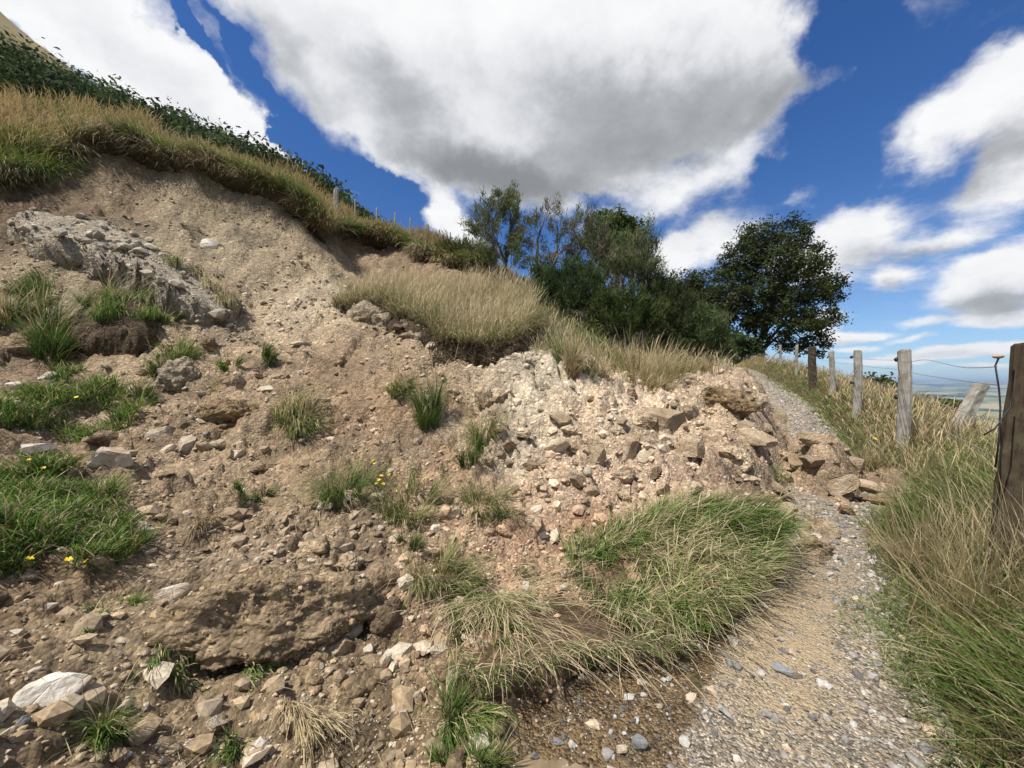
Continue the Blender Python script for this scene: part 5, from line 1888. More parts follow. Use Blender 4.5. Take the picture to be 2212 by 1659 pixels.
dry = (.8 * pat + rng.normal(0, .35, n) + .85 * tall - np.interp(rr, [2.5, 4, 6, 9], [1.0, .6, .2, .0]) - .45 * (v_ < .45)) > .5
c0 = np.where(dry[:, None], cb, ca)
c1 = np.where(st[:, None], STRAW * np.array((1, .95, .9)) * rng.uniform(.7, 1.1, (n, 1)), c0 * 1.15)
d = -np.stack([nxv, nyv], -1) * (.9 * (1 - tall))[:, None] + rng.normal(0, .8, (n, 2)) + np.array((.25, -.2))
g = Grass()
flat = np.clip(1 - tall + np.interp(rr, [2.5, 4.5], [.45, 0]), 0, 1.1)
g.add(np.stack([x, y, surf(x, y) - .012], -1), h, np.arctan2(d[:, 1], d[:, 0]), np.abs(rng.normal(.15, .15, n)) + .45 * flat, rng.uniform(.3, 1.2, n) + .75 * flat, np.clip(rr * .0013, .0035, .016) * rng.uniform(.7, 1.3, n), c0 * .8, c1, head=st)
tag(link('grass', g.mesh('grass')), 'tall dry and green verge grass between track and fence', kind='stuff')

g = Grass()
n = 1300
y = np.where(rng.uniform(0, 1, n) < .32, rng.uniform(2.25, 2.95, n), rng.uniform(2.8, 9.5, n))
f_ = np.interp(y, [1.5, 2.6, 6.3, 9.5], [2.35, 3.25, 6.35, 8.7])
x = f_ + rng.normal(-.14, .22, n)
st = rng.uniform(0, 1, n) < .5
c0, _ = pick(n, [(4, STRAW), (3, TAN), (1.5, DEAD), (1.5, OLIVE), (1, GREEN)])
g.add(np.stack([x, y, gz(x, y) - .01], -1), np.where(st, rng.uniform(.45, .80, n), rng.uniform(.25, .5, n)) * np.interp(y, [2, 2.9, 3.6, 6], [1, 1, .5, .5]), rng.uniform(0, 6.28, n), rng.uniform(0, .35, n), rng.uniform(.15, 1.1, n), np.clip(y * .0011, .003, .009), c0 * .8,
      np.where(st[:, None], STRAW * rng.uniform(.8, 1.15, (n, 1)), c0), head=st)
tag(link('grass', g.mesh('grass')), 'pale seeding grass standing along the fence line', kind='stuff')

# the lush lodged grass of the near verge
n = 15000
y = rng.uniform(.2, 4.6, n)
xe = np.interp(y, [.2, 1.6, 2.33, 3.6, 4.43, 5], [.75, 1.86, 2.42, 3.43, 4.2, 4.7])
x = xe - .10 + 1.75 * rng.uniform(0, 1, n) ** 1.15
xy = np.stack([x, y], -1)
cl = fbm(xy * 2.2, 3, 641)
dirf = 2.4 * fbm(xy * 1.3, 2, 643) + 3.4
st = rng.uniform(0, 1, n) < .07
c0, _ = pick(n, [(5, GREEN * 1.1), (3, DEEP), (3, OLIVE), (1.0, STRAW), (.6, DEAD)])
c0 = np.where((cl + rng.normal(0, .15, n) > .28)[:, None], pick(n, [(2, OLIVE), (2, STRAW * .8), (2, TAN)])[0], c0)
edge = sstep(0, .35, x - xe)
lift = rng.uniform(0, 1, n) ** 1.6
g = Grass()
g.add(np.stack([x, y, surf(x, y) - .01], -1), (.13 + .27 * edge) * rng.uniform(.5, 1.25, n) * np.where(st, 1.35, 1), dirf + rng.normal(0, .7, n), 1.0 - .8 * lift, 1.75 - .75 * lift + rng.normal(0, .2, n), rng.uniform(.003, .0075, n), c0 * .75,
      np.where(st[:, None], STRAW * rng.uniform(.8, 1.1, (n, 1)), c0 * 1.2), head=st)
tag(link('grass', g.mesh('grass')), 'lush lodged green grass beside the near track', kind='stuff')

for lb, cx_, cy_, rad_t, ht, nb_ in [('tall seeding straw clump at the foot of the dark strainer post', 3.02, 2.32, .26, .66, 620), ('ragged straw clump below the broken leaning post', 3.55, 3.25, .30, .5, 420),
                                     ('straw clump at the foot of the nearest grey post', 6.0, 6.0, .32, .42, 340)]:
    c = Vector((cx_, cy_, float(gz([cx_], [cy_])[0])))
    g = Grass()
    g.tuft(c, rad_t, ht, nb_, [(4, STRAW), (2, TAN), (2, OLIVE), (1, GREEN), (1, DEAD)], .75, np.array((-.5, -.5)), .25, .4, max(.0035, cy_ * .0014))
    o = link('grass_tussock', g.mesh('grass_tussock'))
    o.data.transform(Matrix.Translation(-c))
    o.location = c
    tag(o, lb, 'grass tussock')

# slope outside the fence and the far verge beyond
g = Grass()
n = 12000
s = rng.uniform(4, 50, n)
u = HW + 2.6 + 6 * rng.uniform(0, 1, n) ** 1.5
x, y = np.interp(s, PS, PX) + np.interp(s, PS, PNX) * u, np.interp(s, PS, PY_) + np.interp(s, PS, PNY) * u
c0, _ = pick(n, [(3, STRAW), (3, TAN), (2, DEAD), (2, OLIVE), (2, GREEN)])
g.add(np.stack([x, y, gz(x, y) - .02], -1), rng.uniform(.25, .6, n), rng.uniform(0, 6.28, n), rng.uniform(0, .3, n), rng.uniform(.2, 1.2, n), rng.uniform(.012, .024, n), c0 * .8, c0)
tag(link('grass', g.mesh('grass')), 'dry grass on the slope falling away outside the fence', kind='stuff')

# grass below the bushes, left of the far track
g = Grass()
GP = np.array([hit(*q)[:2] for q in [(1120, 745), (1180, 775), (1300, 800), (1450, 812), (1545, 812), (1560, 800)]] + [(9.2, 14.2), (11.6, 19), (13.6, 24), (9.5, 24), (6.5, 18), (3.5, 14.5), (1.0, 12)])
n = 17000
p = in_poly(GP, n)
pat = fbm(p * .9, 3, 611)
ca, _ = pick(n, [(3, GREEN), (1.5, DEEP), (3, OLIVE), (1, STRAW)])
cb, _ = pick(n, T_STRAW)
c0 = np.where((pat + rng.normal(0, .25, n) > .0)[:, None], cb, ca)
st = rng.uniform(0, 1, n) < .2
g.add(np.column_stack([p, gz(p[:, 0], p[:, 1]) - .02]), rng.uniform(.15, .42, n) * np.where(st, 1.4, 1), rng.uniform(0, 6.28, n), rng.uniform(0, .4, n), rng.uniform(.4, 1.5, n), np.clip(np.hypot(*p.T) * .0012, .007, .02), c0 * .8,
      np.where(st[:, None], STRAW, c0 * 1.1), head=st)
tag(link('grass', g.mesh('grass')), 'rough grass on the bank below the bushes', kind='stuff')
for lb, px, py, w, h, nb_ in [('large straw tussock leaning in the wind beside the rock heap', 1385, 812, 190, 78, 1500), ('smaller straw tussock below the dark shrub', 1480, 806, 90, 52, 600),
                              ('straw tussock under the pale crumbling face top', 1290, 800, 80, 46, 420)]:
    c = hit(px, py)
    k = c.y / FP
    g = Grass()
    g.tuft(c, w * k * .36, h * k * .95, nb_, [(4, STRAW), (2, TAN), (2, OLIVE), (1.5, GREEN)], .9, np.array((.6, -.5)), .4, .4, .010)
    o = link('grass_tussock', g.mesh('grass_tussock'))
    o.data.transform(Matrix.Translation(-c))
    o.location = c
    tag(o, lb, 'grass tussock')

# green sward that rode down with the slide, left
for lb, poly, n, hh in [('green sward with buttercups carried down at the left edge', [(-160, 960), (0, 975), (90, 985), (180, 1020), (300, 1080), (350, 1130), (320, 1180), (215, 1258), (0, 1268), (-160, 1290)], 15000, .17),
                        ('small green sward with yellow flowers above the cream boulder', [(-60, 860), (60, 850), (120, 800), (190, 800), (300, 850), (300, 925), (210, 950), (60, 930), (-60, 930)], 7500, .2)]:
    q = np.array([hit(*p_)[:2] for p_ in poly])
    p = in_poly(q, n)
    pat = fbm(p * 2.6, 3, 621)
    pat2 = fbm(p * 6, 2, 629)
    ok = (-poly_sd(p, q) + .45 * pat > .08) & (pat + .5 * pat2 > -.26)
    p, pat = p[ok], pat[ok]
    n = len(p)
    c0, i_ = pick(n, [(5, GREEN * 1.2), (4, DEEP * 1.15), (2.0, OLIVE), (1.2, STRAW), (.6, DEAD)])
    st = rng.uniform(0, 1, n) < .06
    g = Grass()
    d = DOWN * .7 + rng.normal(0, .8, (n, 2))
    g.add(np.column_stack([p, gz(p[:, 0], p[:, 1]) - .01]), hh * rng.uniform(.45, 1.3, n) * (1 + 1.1 * pat), np.arctan2(d[:, 1], d[:, 0]), rng.uniform(.1, .8, n), rng.uniform(.8, 1.9, n), np.clip(np.hypot(*p.T) * .0019, .005, .012), c0 * .8,
          np.where(st[:, None], STRAW, c0 * 1.15), head=st)
    tag(link('grass', g.mesh('grass')), lb, kind='stuff')
# scattered dry stalks and bits of straw over the slide
n = 900
a = rng.uniform(R(-55), R(30), n)
r = np.exp(rng.uniform(math.log(1.5), math.log(9), n))
x, y = r * np.sin(a), r * np.cos(a)
ok = bare_at(x, y) > .7
x, y, r = x[ok], y[ok], r[ok]
n = len(x)
g = Grass()
g.add(np.stack([x, y, surf(x, y) + .012], -1), rng.uniform(.05, .22, n) * np.clip(r / 3, .7, 1.6), rng.uniform(0, 6.28, n), rng.uniform(.9, 1.4, n), rng.uniform(1.3, 1.8, n), np.clip(r * .001, .003, .007), STRAW * rng.uniform(.6, 1.1, (n, 1)), STRAW * rng.uniform(.7, 1.1, (n, 1)))
tag(link('straw_litter', g.mesh('straw_litter')), 'loose dry stalks lying over the slide', kind='stuff')

# ------------------------------------------------------------------ buttercups
FLW = [
    ('yellow buttercup on the dark green tussock near the left edge', [(101, 728), (112, 735)]),
    ('yellow buttercup in the small sward above the cream boulder', [(102, 853), (110, 871), (150, 864), (174, 878), (133, 883), (3, 966)]),
    ('yellow buttercup in the large green sward at the left edge', [(79, 1018), (222, 1101), (87, 1236), (169, 1237), (40, 1172), (206, 1249), (108, 1040)]),
    ('yellow buttercup alone on bare earth right of the sward', [(317, 1195)]),
    ('yellow buttercup in the straw and green clump', [(810, 1017), (813, 1024), (823, 1058), (819, 1063), (827, 1051), (837, 1047), (843, 1046), (839, 1061), (831, 1070), (817, 1068), (861, 1055), (885, 1061), (925, 1071), (859, 1083)]),
    ('yellow buttercup beside the muddy seep', [(1015, 995), (859, 988)]),
    ('yellow buttercup on the upright weedy tuft', [(1227, 774)]),
    ('yellow buttercup in the verge grass', [(2009, 990), (1884, 960), (1775, 845), (1927, 928)]),
]
M_petal = mat_plain('petal', (.85, .62, .02), .4)
M_stem = mat_plain('stem', (.10, .16, .04), .6)
fm = MB()
for k in range(5):
    a = k * 2 * math.pi / 5
    pr = [(0, 0, 0)] + [(math.cos(a + t) * q, math.sin(a + t) * q, .25 * q) for t, q in ((-.5, .55), (-.42, .95), (0, 1.08), (.42, .95), (.5, .55))]
    fm.add(np.array(pr), [(0, i, i + 1) for i in range(1, 5)])
flower_me = fm.mesh('flower', M_petal)
sm = MB()
sm.tube([(0, 0, 0), (.4, .1, -3), (.2, .3, -7), (.2, .3, -11)], .09, 4)
stem_me = sm.mesh('stem', M_stem)
for lb, pts in FLW:
    for px, py in pts:
        c = hit2(px, py + 9)
        k = max(.017, c.y * .0046)
        o = link('buttercup', flower_me)
        o.location = c + Vector((0, -.05, .10 + c.y * .012))
        o.scale = (k, k, k)
        o.rotation_euler = (random.uniform(.2, .8), random.uniform(-.4, .4), random.uniform(0, 6))
        st_ = link('stem', stem_me, o)
        tag(o, lb, 'flower', 'yellow buttercups ' + lb.split('yellow buttercup ')[1])

# ------------------------------------------------------------------ trees and bushes


def curve_pts(a, b, n, sag=.12, seed=0):
    r_ = np.random.default_rng(seed)
    a, b = np.array(a, dtype=float), np.array(b, dtype=float)
    t = np.linspace(0, 1, n)[:, None]
    L_ = np.linalg.norm(b - a)
    off = r_.normal(0, sag * L_ * .5, 3) * np.array((1, 1, .4))
    p = a + (b - a) * t + off * np.sin(np.pi * t) + np.array((0, 0, 1)) * sag * L_ * np.sin(np.pi * t) * .5
    p[1:-1] += r_.normal(0, .015 * L_, (n - 2, 3))
    return p


def tree(name, label, cat, base, lobes, n_clump, per, leaf, style, cols, trunk_r, bark=(.13, .11, .09), group=None, spread=.35, fork=.25, twigs=1.0, seed=1, stems=1):
    """lobes: world centre and radii of the crown's masses"""
    r_ = np.random.default_rng(seed)
    base = np.array(base, dtype=float)
    e_ = anchor(name, label, cat, Vector(base), group)
    C = np.array([l[0] for l in lobes])
    RD = np.array([l[1] for l in lobes])
    vol = RD.prod(1) ** .75
    mb = MB()
    crown_c = C.mean(0)
    top = C[:, 2].max()
    tr_top = base + (crown_c - base) * np.array((.75, .75, 1)) * np.array((1, 1, .95))
    bk = np.array(bark)
    starts = []
    for sidx in range(stems):
        b0 = base + np.append(r_.normal(0, .12 * (stems > 1), 2), -.3)
        tt = tr_top if stems == 1 else C[sidx % len(C)]
        tp = curve_pts(b0, tt, 9, .05 if stems == 1 else .16, seed + sidx)
        mb.tube(tp, np.linspace(trunk_r, trunk_r * .32, 9), 8, bk)
        starts.append(tp)
    # clump centres, biased to the outside of each lobe
    li = r_.choice(len(C), n_clump, p=vol / vol.sum())
    dv = r_.normal(size=(n_clump, 3))
    dv /= np.linalg.norm(dv, axis=1)[:, None]
    q = r_.uniform(.25, 1.0, n_clump) ** .6
    cc = C[li] + dv * RD[li] * q[:, None]
    for k in range(len(C)):
        tp = starts[k % len(starts)]
        a = tp[r_.integers(int(len(tp) * fork), len(tp) - 1)]
        lp = curve_pts(a, C[k], 7, .12, seed + 50 + k)
        rr0 = trunk_r * .42 * r_.uniform(.6, 1)
        mb.tube(lp, np.linspace(rr0, rr0 * .3, 7), 6, bk)
        mine = np.nonzero(li == k)[0]
        for j in mine[:int(len(mine) * twigs * .5)]:
            s0 = lp[r_.integers(3, 7)]
            mb.tube(curve_pts(s0, cc[j], 5, .15, seed + 500 + j), np.linspace(rr0 * .3, rr0 * .07, 5), 4, bk * r_.uniform(.7, 1.3))
    adopt(e_, link('trunk', mb.mesh('trunk', M_bark)))
    # leaves
    N_ = n_clump * per
    ci = np.repeat(np.arange(n_clump), per)
    csz = np.repeat(r_.uniform(.6, 1.35, n_clump), per)
    out = cc - (crown_c - np.array((0, 0, .3 * RD[:, 2].max())))
    out /= np.linalg.norm(out, axis=1)[:, None] + 1e-6
    pal = np.array(cols)
    ccol = pal[r_.integers(0, len(pal), n_clump)] * r_.uniform(.65, 1.35, (n_clump, 1))
    col = np.repeat(ccol, per, 0) * r_.uniform(.7, 1.35, (N_, 1))
    if style == 'needle':
        ax = out * .55 + np.array((0, 0, .85)) + r_.normal(0, .3, (n_clump, 3))
        ax /= np.linalg.norm(ax, axis=1)[:, None]
        t = r_.uniform(0, 1, N_)
        p = cc[ci] + ax[ci] * (t * spread * csz)[:, None] + r_.normal(0, spread * .16, (N_, 3)) * csz[:, None]
        d = ax[ci] + r_.normal(0, .45, (N_, 3))
        d /= np.linalg.norm(d, axis=1)[:, None]
        sd = np.cross(d, r_.normal(size=(N_, 3)))
        sd /= np.linalg.norm(sd, axis=1)[:, None]
        ln = leaf * r_.uniform(.6, 1.4, N_)[:, None]
        V = np.stack([p - sd * ln * .10, p + sd * ln * .10, p + d * ln], 1).reshape(-1, 3)
        f = np.arange(N_ * 3).reshape(-1, 3)
        me = mesh_np('crown', V, [f], M_leaf, False, np.repeat(col, 3, 0))
    else:
        p = cc[ci] + np.clip(r_.normal(0, spread * .5, (N_, 3)), -spread * .75, spread * .75) * csz[:, None] * np.array((1, 1, .7))
        nn = out[ci] * .5 + np.array((0, 0, .5)) + r_.normal(0, .6, (N_, 3))
        nn /= np.linalg.norm(nn, axis=1)[:, None]
        a = np.cross(nn, r_.normal(size=(N_, 3)))
        a /= np.linalg.norm(a, axis=1)[:, None]
        b = np.cross(nn, a)
        s_ = leaf * r_.uniform(.6, 1.3, N_)[:, None]
        V = np.stack([p - a * s_ * .6, p + b * s_ * .3 + nn * s_ * .08, p + a * s_ * .6, p - b * s_ * .3 + nn * s_ * .08], 1).reshape(-1, 3)
        f = np.arange(N_ * 4).reshape(-1, 4)
        me = mesh_np('crown', V, [f], M_leaf, False, np.repeat(col, 4, 0))
    adopt(e_, link('crown', me))
    return e_


def lobes_px(lst, Y, dfac=1.0):
    """crown masses measured in the photograph at distance Y"""
    out = []
    for (px, py, rx, ry, dy) in lst:
        yy = Y + dy
        k = yy / FP
        out.append((W3(px, py, yy), (rx * k, (rx + ry) * .5 * k * dfac, ry * k)))
    return out


def gbase(px, Y, dz=0):
    x_ = (px - CX) / FP * Y
    return (x_, Y, float(gz([x_], [Y])[0]) + dz)


OAKC = [(.045, .062, .018), (.058, .074, .022), (.036, .05, .016), (.072, .08, .028)]
KAN = [(.12, .15, .06), (.10, .125, .052), (.15, .165, .075), (.17, .17, .09)]
KANG = [(.15, .13, .09), (.12, .11, .07), (.17, .15, .105)]
DARKS = [(.055, .085, .028), (.075, .108, .036), (.045, .066, .025)]
BRIG = [(.075, .115, .026), (.06, .09, .022), (.09, .13, .03)]

tree('oak_tree', 'large dark spreading oak beside the far end of the fence', 'tree', gbase(1637, 30),
     lobes_px([(1650, 520, 55, 42, 0), (1705, 505, 45, 38, 1), (1610, 555, 55, 45, 0), (1675, 580, 70, 50, -1), (1740, 560, 45, 45, 1), (1585, 620, 48, 50, 0), (1650, 650, 75, 50, -1.5), (1725, 630, 65, 45, 0),
               (1785, 625, 45, 32, 1), (1600, 690, 55, 38, 1), (1690, 700, 75, 36, -1), (1760, 690, 50, 30, 0), (1755, 745, 40, 24, 0), (1705, 745, 45, 20, 1), (1560, 660, 30, 40, 1)], 30, 1.1),
     700, 60, .19, 'broad', OAKC, .36, (.06, .05, .04), None, .62, .3, .9, 11)
tree('oak_tree', 'smaller dark oak left of the large one behind the bushes', 'tree', gbase(1500, 36),
     lobes_px([(1455, 640, 32, 32, 0), (1485, 610, 34, 28, 0), (1525, 625, 40, 34, 0), (1500, 665, 45, 32, -1), (1450, 690, 36, 32, 0), (1535, 685, 36, 32, 1), (1430, 625, 20, 24, 1)], 36, 1.1),
     330, 44, .22, 'broad', OAKC, .25, (.06, .05, .04), None, .95, .3, .8, 12)
BUSH = [
    ('kanuka_bush', 'tall upright grey green bush at the turf edge below the hill fence', 'bush', 1075, 605, 14.0, [(1048, 490, 30, 50, 0), (1078, 455, 24, 36, 0), (1102, 470, 20, 42, .2), (1030, 525, 20, 42, 0), (1070, 530, 36, 50, 0), (1110, 545, 22, 40, .2)], 170, 70, KAN, 'needle', 4, .9),
    ('kanuka_bush', 'thin bush with bare grey branches next to the tall upright one', 'bush', 1165, 610, 14.0, [(1178, 458, 22, 16, 0), (1205, 490, 30, 40, 0), (1150, 515, 22, 40, 0), (1225, 530, 28, 42, .3), (1185, 545, 34, 40, 0)], 90, 46, KAN + KANG, 'needle', 5, 1.6),
    ('kanuka_bush', 'brownish feathery bush in the middle of the thicket', 'bush', 1270, 625, 14.2, [(1262, 500, 26, 36, 0), (1292, 510, 30, 40, 0), (1275, 560, 40, 44, 0)], 110, 60, KANG + KAN, 'needle', 4, 1.5),
    ('broadleaf_tree', 'bright green leafy tree top rising behind the thicket', 'tree', 1325, 640, 17.5, [(1322, 480, 34, 24, 0), (1350, 505, 36, 30, 0), (1310, 520, 34, 36, 0), (1345, 550, 44, 40, 0)], 160, 46, BRIG, 'broad', 1, .6),
    ('kanuka_bush', 'dark feathery bush leaning to the right end of the thicket', 'bush', 1345, 660, 13.4, [(1385, 530, 26, 34, 0), (1400, 560, 20, 36, 0), (1360, 560, 34, 48, 0), (1340, 600, 44, 44, 0), (1385, 600, 34, 40, 0)], 180, 64, KAN, 'needle', 5, 1.1),
    ('shrub', 'dense dark shrub at the shaded foot of the thicket', 'bush', 1210, 690, 12.2, [(1175, 625, 40, 38, 0), (1230, 615, 46, 40, .3), (1200, 660, 56, 36, -.3), (1270, 640, 40, 40, 0)], 220, 64, DARKS, 'needle', 3, .4),
    ('shrub', 'lighter green shrub in front of the thicket', 'bush', 1345, 735, 11.6, [(1310, 670, 42, 40, 0), (1360, 680, 44, 40, 0), (1400, 695, 36, 36, 0), (1330, 710, 60, 26, -.2)], 240, 64, [(.06, .085, .024), (.075, .098, .03), (.05, .07, .022)], 'needle', 3, .4),
    ('shrub', 'olive shrub between the thicket and the smaller oak', 'bush', 1450, 745, 13.0, [(1430, 650, 34, 40, 0), (1470, 690, 42, 38, 0), (1440, 710, 44, 36, -.2), (1410, 620, 22, 30, .2)], 190, 60, [(.065, .078, .028), (.05, .065, .024)], 'needle', 3, .4),
    ('shrub', 'dark rounded shrub beside the start of the far track', 'bush', 1525, 790, 12.6, [(1510, 720, 38, 36, 0), (1535, 745, 32, 34, 0), (1500, 755, 36, 32, -.2), (1545, 700, 22, 26, .4)], 200, 60, DARKS + KAN[:1], 'needle', 3, .4),
    ('shrub', 'dark shrub under the large oak where the track ends', 'bush', 1592, 782, 29, [(1592, 745, 28, 24, 0), (1572, 760, 22, 18, 0), (1612, 752, 20, 20, 0)], 90, 50, DARKS, 'broad', 1, .4),
    ('shrub', 'low brownish shrub at the bend of the far track', 'bush', 1565, 790, 25, [(1560, 772, 20, 14, 0), (1580, 778, 14, 10, 0)], 40, 40, KANG + KAN, 'needle', 2, .6),
    ('shrub', 'low grey green shrub on the lip beside the tall upright bush', 'bush', 1020, 590, 14.6, [(1005, 560, 34, 26, 0), (975, 560, 26, 18, 0)], 70, 60, [(.10, .12, .035), (.08, .095, .03)], 'needle', 2, .4),
    ('shrub', 'dark shrub top showing beyond the fence on the slope', 'bush', 1888, 870, 20, [(1882, 825, 18, 14, 0), (1905, 838, 22, 12, 0), (1920, 845, 14, 10, .5)], 40, 44, DARKS, 'broad', 1, .5),
    ('shrub', 'small dark shrub beyond the fence left of the leaning post', 'bush', 2030, 905, 40, [(2020, 872, 22, 12, 0), (2052, 878, 26, 12, 0), (1995, 866, 16, 8, 1)], 50, 44, DARKS, 'broad', 1, .5),
]
for i, (nm, lb, ct, px, py, Y, lb_, nc, per, cols, sty, stems, tw) in enumerate(BUSH):
    b_ = gbase(px, Y)
    tree(nm, lb, ct, b_, lobes_px(lb_, Y, 1.2), int(nc * (.72 if 'kanuka' in nm else 1)), int(per * (1.4 if sty == 'needle' else 1)), (.125 if sty == 'needle' else .16) * (Y / 13) ** .6, sty, cols, .07 if stems > 1 else .12, (.15, .135, .12), None, .42 * (Y / 13) ** .5, .12, min(tw, 2), 30 + i, stems)

# bush belt on the upper hill, one continuous dark mass
SIL = np.array([(-160, 20), (-60, 62), (0, 85), (50, 84), (115, 93), (170, 118), (230, 140), (300, 175), (360, 205), (430, 235), (500, 265), (560, 300), (620, 335), (660, 352), (700, 372), (740, 392), (780, 415), (820, 445), (850, 470)])
Vs, Cs, CV = [], [], []
for k in range(165):
    px = rng.uniform(-160, 850)
    t_ = rng.uniform(0, 1)
    a = (px - CX) / FP
    Y = (21 + 15 * t_) / (-a * .878 + .478)
    x_ = a * Y
    zg = float(gz([x_], [Y])[0])
    zt = CAMZ + (CY - np.interp(px, SIL[:, 0], SIL[:, 1]) - rng.uniform(0, 9)) / FP * Y
    hgt = min(zt - zg, rng.uniform(1.8, 3.0))
    if hgt < .5:
        continue
    m = 900
    dv = rng.normal(size=(m, 3))
    dv /= np.linalg.norm(dv, axis=1)[:, None]
    rad_ = hgt * .55
    lump_ = 1 + .35 * vnoise(dv * 2.2 + k, 5)[:, None]
    p = np.array((x_, Y, zg + hgt * .5)) + dv * np.array((rad_ * 1.3, rad_ * 1.3, hgt * .5)) * rng.uniform(.45, 1.04, (m, 1)) * lump_
    nn = dv + rng.normal(0, .6, (m, 3))
    nn /= np.linalg.norm(nn, axis=1)[:, None]
    aa = np.cross(nn, rng.normal(size=(m, 3)))
    aa /= np.linalg.norm(aa, axis=1)[:, None]
    bb = np.cross(nn, aa)
    s_ = rng.uniform(.5, 1.3, (m, 1)) * Y * .0066
    Vs.append(np.stack([p - aa * s_, p + bb * s_ * .5, p + aa * s_, p - bb * s_ * .5], 1).reshape(-1, 3))
    c_ = np.array(DARKS[k % 3]) * rng.uniform(.5, 1.3) * rng.uniform(.7, 1.3, (m, 1))
    Cs.append(np.repeat(c_, 4, 0))
Vs, Cs = np.concatenate(Vs), np.concatenate(Cs)
nq = len(Vs)
tag(link('shrubbery', mesh_np('shrubbery', Vs, [np.arange(nq).reshape(-1, 4)], M_leaf, False, Cs)), 'belt of dark scrub along the hill above the scarp', kind='stuff')

# ------------------------------------------------------------------ fences
M_post = mat_wood('weathered_post', (.20, .185, .16), (.40, .375, .33), (.15, .135, .105), 5)
M_strainer = mat_wood('dark_post', (.022, .016, .011), (.075, .052, .034), (.095, .082, .05), 9)
M_wire = mat_plain('wire', (.22, .22, .22), .5)
M_black = mat_plain('black_plastic', (.012, .011, .016), .45)
M_bone = mat_plain('porcelain', (.42, .33, .24), .5)


def post_mesh(name, w, d, h, mat, seed, top=.0, round_=False):
    """weathered post from z=-.35 to h, uneven and chamfered"""
    r_ = np.random.default_rng(seed)
    n_ = 14 if round_ else 12
    if round_:
        th = np.linspace(0, 2 * np.pi, n_, endpoint=False)
        sec = np.stack([np.cos(th) * w / 2, np.sin(th) * d / 2], -1) * (1 + .07 * r_.normal(size=(n_, 1)))
    else:
        c = .22 * min(w, d)
        hw, hd = w / 2, d / 2
        sec = np.array([(-hw + c, -hd), (0, -hd * 1.02), (hw - c, -hd), (hw, -hd + c), (hw * 1.02, 0), (hw, hd - c), (hw - c, hd), (0, hd * 1.02), (-hw + c, hd), (-hw, hd - c), (-hw * 1.02, 0), (-hw, -hd + c)])
    zs = np.concatenate([[-.35], np.linspace(0, h - .02, 14), [h]])
    V = []
    for z in zs:
        k = 1 - .05 * (z / h) + (0 if z < h else -.14)
        row = np.column_stack([sec * k, np.full(n_, z)])
        row[:, :2] += r_.normal(0, w * .018, (n_, 2)) + np.array((.012 * math.sin(z * 3 + seed), .01 * math.sin(z * 2.3 + seed)))
        if z == h or z == zs[-2]:
            row[:, 2] += sec[:, 0] * top + r_.normal(0, .008, n_)
        V.append(row)
    V = np.concatenate(V)
    m = len(zs)
    i = np.arange(m - 1)[:, None] * n_
    j = np.arange(n_)[None]
    j2 = (j + 1) % n_
    q = np.stack([i + j, i + j2, i + n_ + j2, i + n_ + j], -1).reshape(-1, 4)
    b = (m - 1) * n_
    V = np.vstack([V, V[b:b + n_].mean(0) + np.array((0, 0, .006))])
    cap = np.stack([np.full(n_, len(V) - 1), b + np.arange(n_), b + (np.arange(n_) + 1) % n_], -1)
    return mesh_np(name, V, [q, cap], mat, False)


e = anchor('fence', 'grey post and wire fence running along the verge of the track', 'fence', Vector(gbase(1955, 6.3)))
FP_ = [  # px, Y, top py, width, depth, dark?
    (2196, 2.6, 745, .23, .23, True, (.03, .05)), (1953, 6.3, 755, .165, .14, False, (0, .0)), (1851, 9.3, 757, .16, .14, False, (0, .015)), (1799, 12.4, 759, .15, .13, False, (0, -.02)), (1755, 14.6, 750, .27, .25, None, (.02, .0)),
    (1720, 18.4, 745, .13, .12, False, (0, .02)), (1687, 22.2, 745, .13, .12, False, (0, -.03)),
]
tops = []
M_nub = M_black
for i, (px, Y, ty_, w, d_, dark, (lx, ly)) in enumerate(FP_):
    b_ = Vector(gbase(px, Y))
    zt = CAMZ - (ty_ - CY) / FP * Y
    h = zt - b_.z
    o = link('post', post_mesh('post', w, d_, h, M_strainer if dark is not False else M_post, 60 + i, .12 if i % 2 else -.05, dark is not False))
    o.location = b_
    o.rotation_euler = (lx, ly, R(-38) if i else R(-20))
    adopt(e, o)
    if i == 0:
        tag(o, 'thick dark strainer post with moss at the picture edge')
    tops.append(np.array((b_.x, b_.y, zt)))
    if not dark:
        for dz in (.16, .78):
            bm_ = rock_mesh('insulator', 70 + i, (.035, .045, .04), M_black, 2, 6, .1, .1, True)
            q = link('insulator', bm_)
            q.location = b_ + Vector((-.77 * w * .56, .64 * w * .56, h - dz))
            q.parent = o
            q.matrix_parent_inverse = (Matrix.Translation(o.location) @ o.rotation_euler.to_matrix().to_4x4()).inverted()
# brace of the far post
mb = MB()
p6 = tops[-1]
mb.tube([p6 + np.array((-.9, -.15, -1.0)), p6 + np.array((-.05, 0, -.25))], .045, 6, (.3, .28, .25))
adopt(e, link('brace', mb.mesh('brace', M_bark)))
for k, dz in enumerate((.17, .32, .62, .90)):
    mb = MB()
    for i in range(len(tops) - 1):
        a, b = tops[i].copy(), tops[i + 1].copy()
        a[2] -= dz * (.85 if i == 0 else 1)
        b[2] -= dz
        side = np.array((-.77, .64, 0)) * .085
        t = np.linspace(0, 1, 15)[:, None]
        wv_ = (.025 if k == 0 and i == 0 else .018) * np.sin(np.pi * t * (3 if k == 0 and i == 0 else 1))
        mb.tube(a + side + (b - a) * t - np.array((0, 0, 1)) * wv_, .0032, 5, (.2, .2, .2))
    adopt(e, link('wire', mb.mesh('wire', M_wire)))
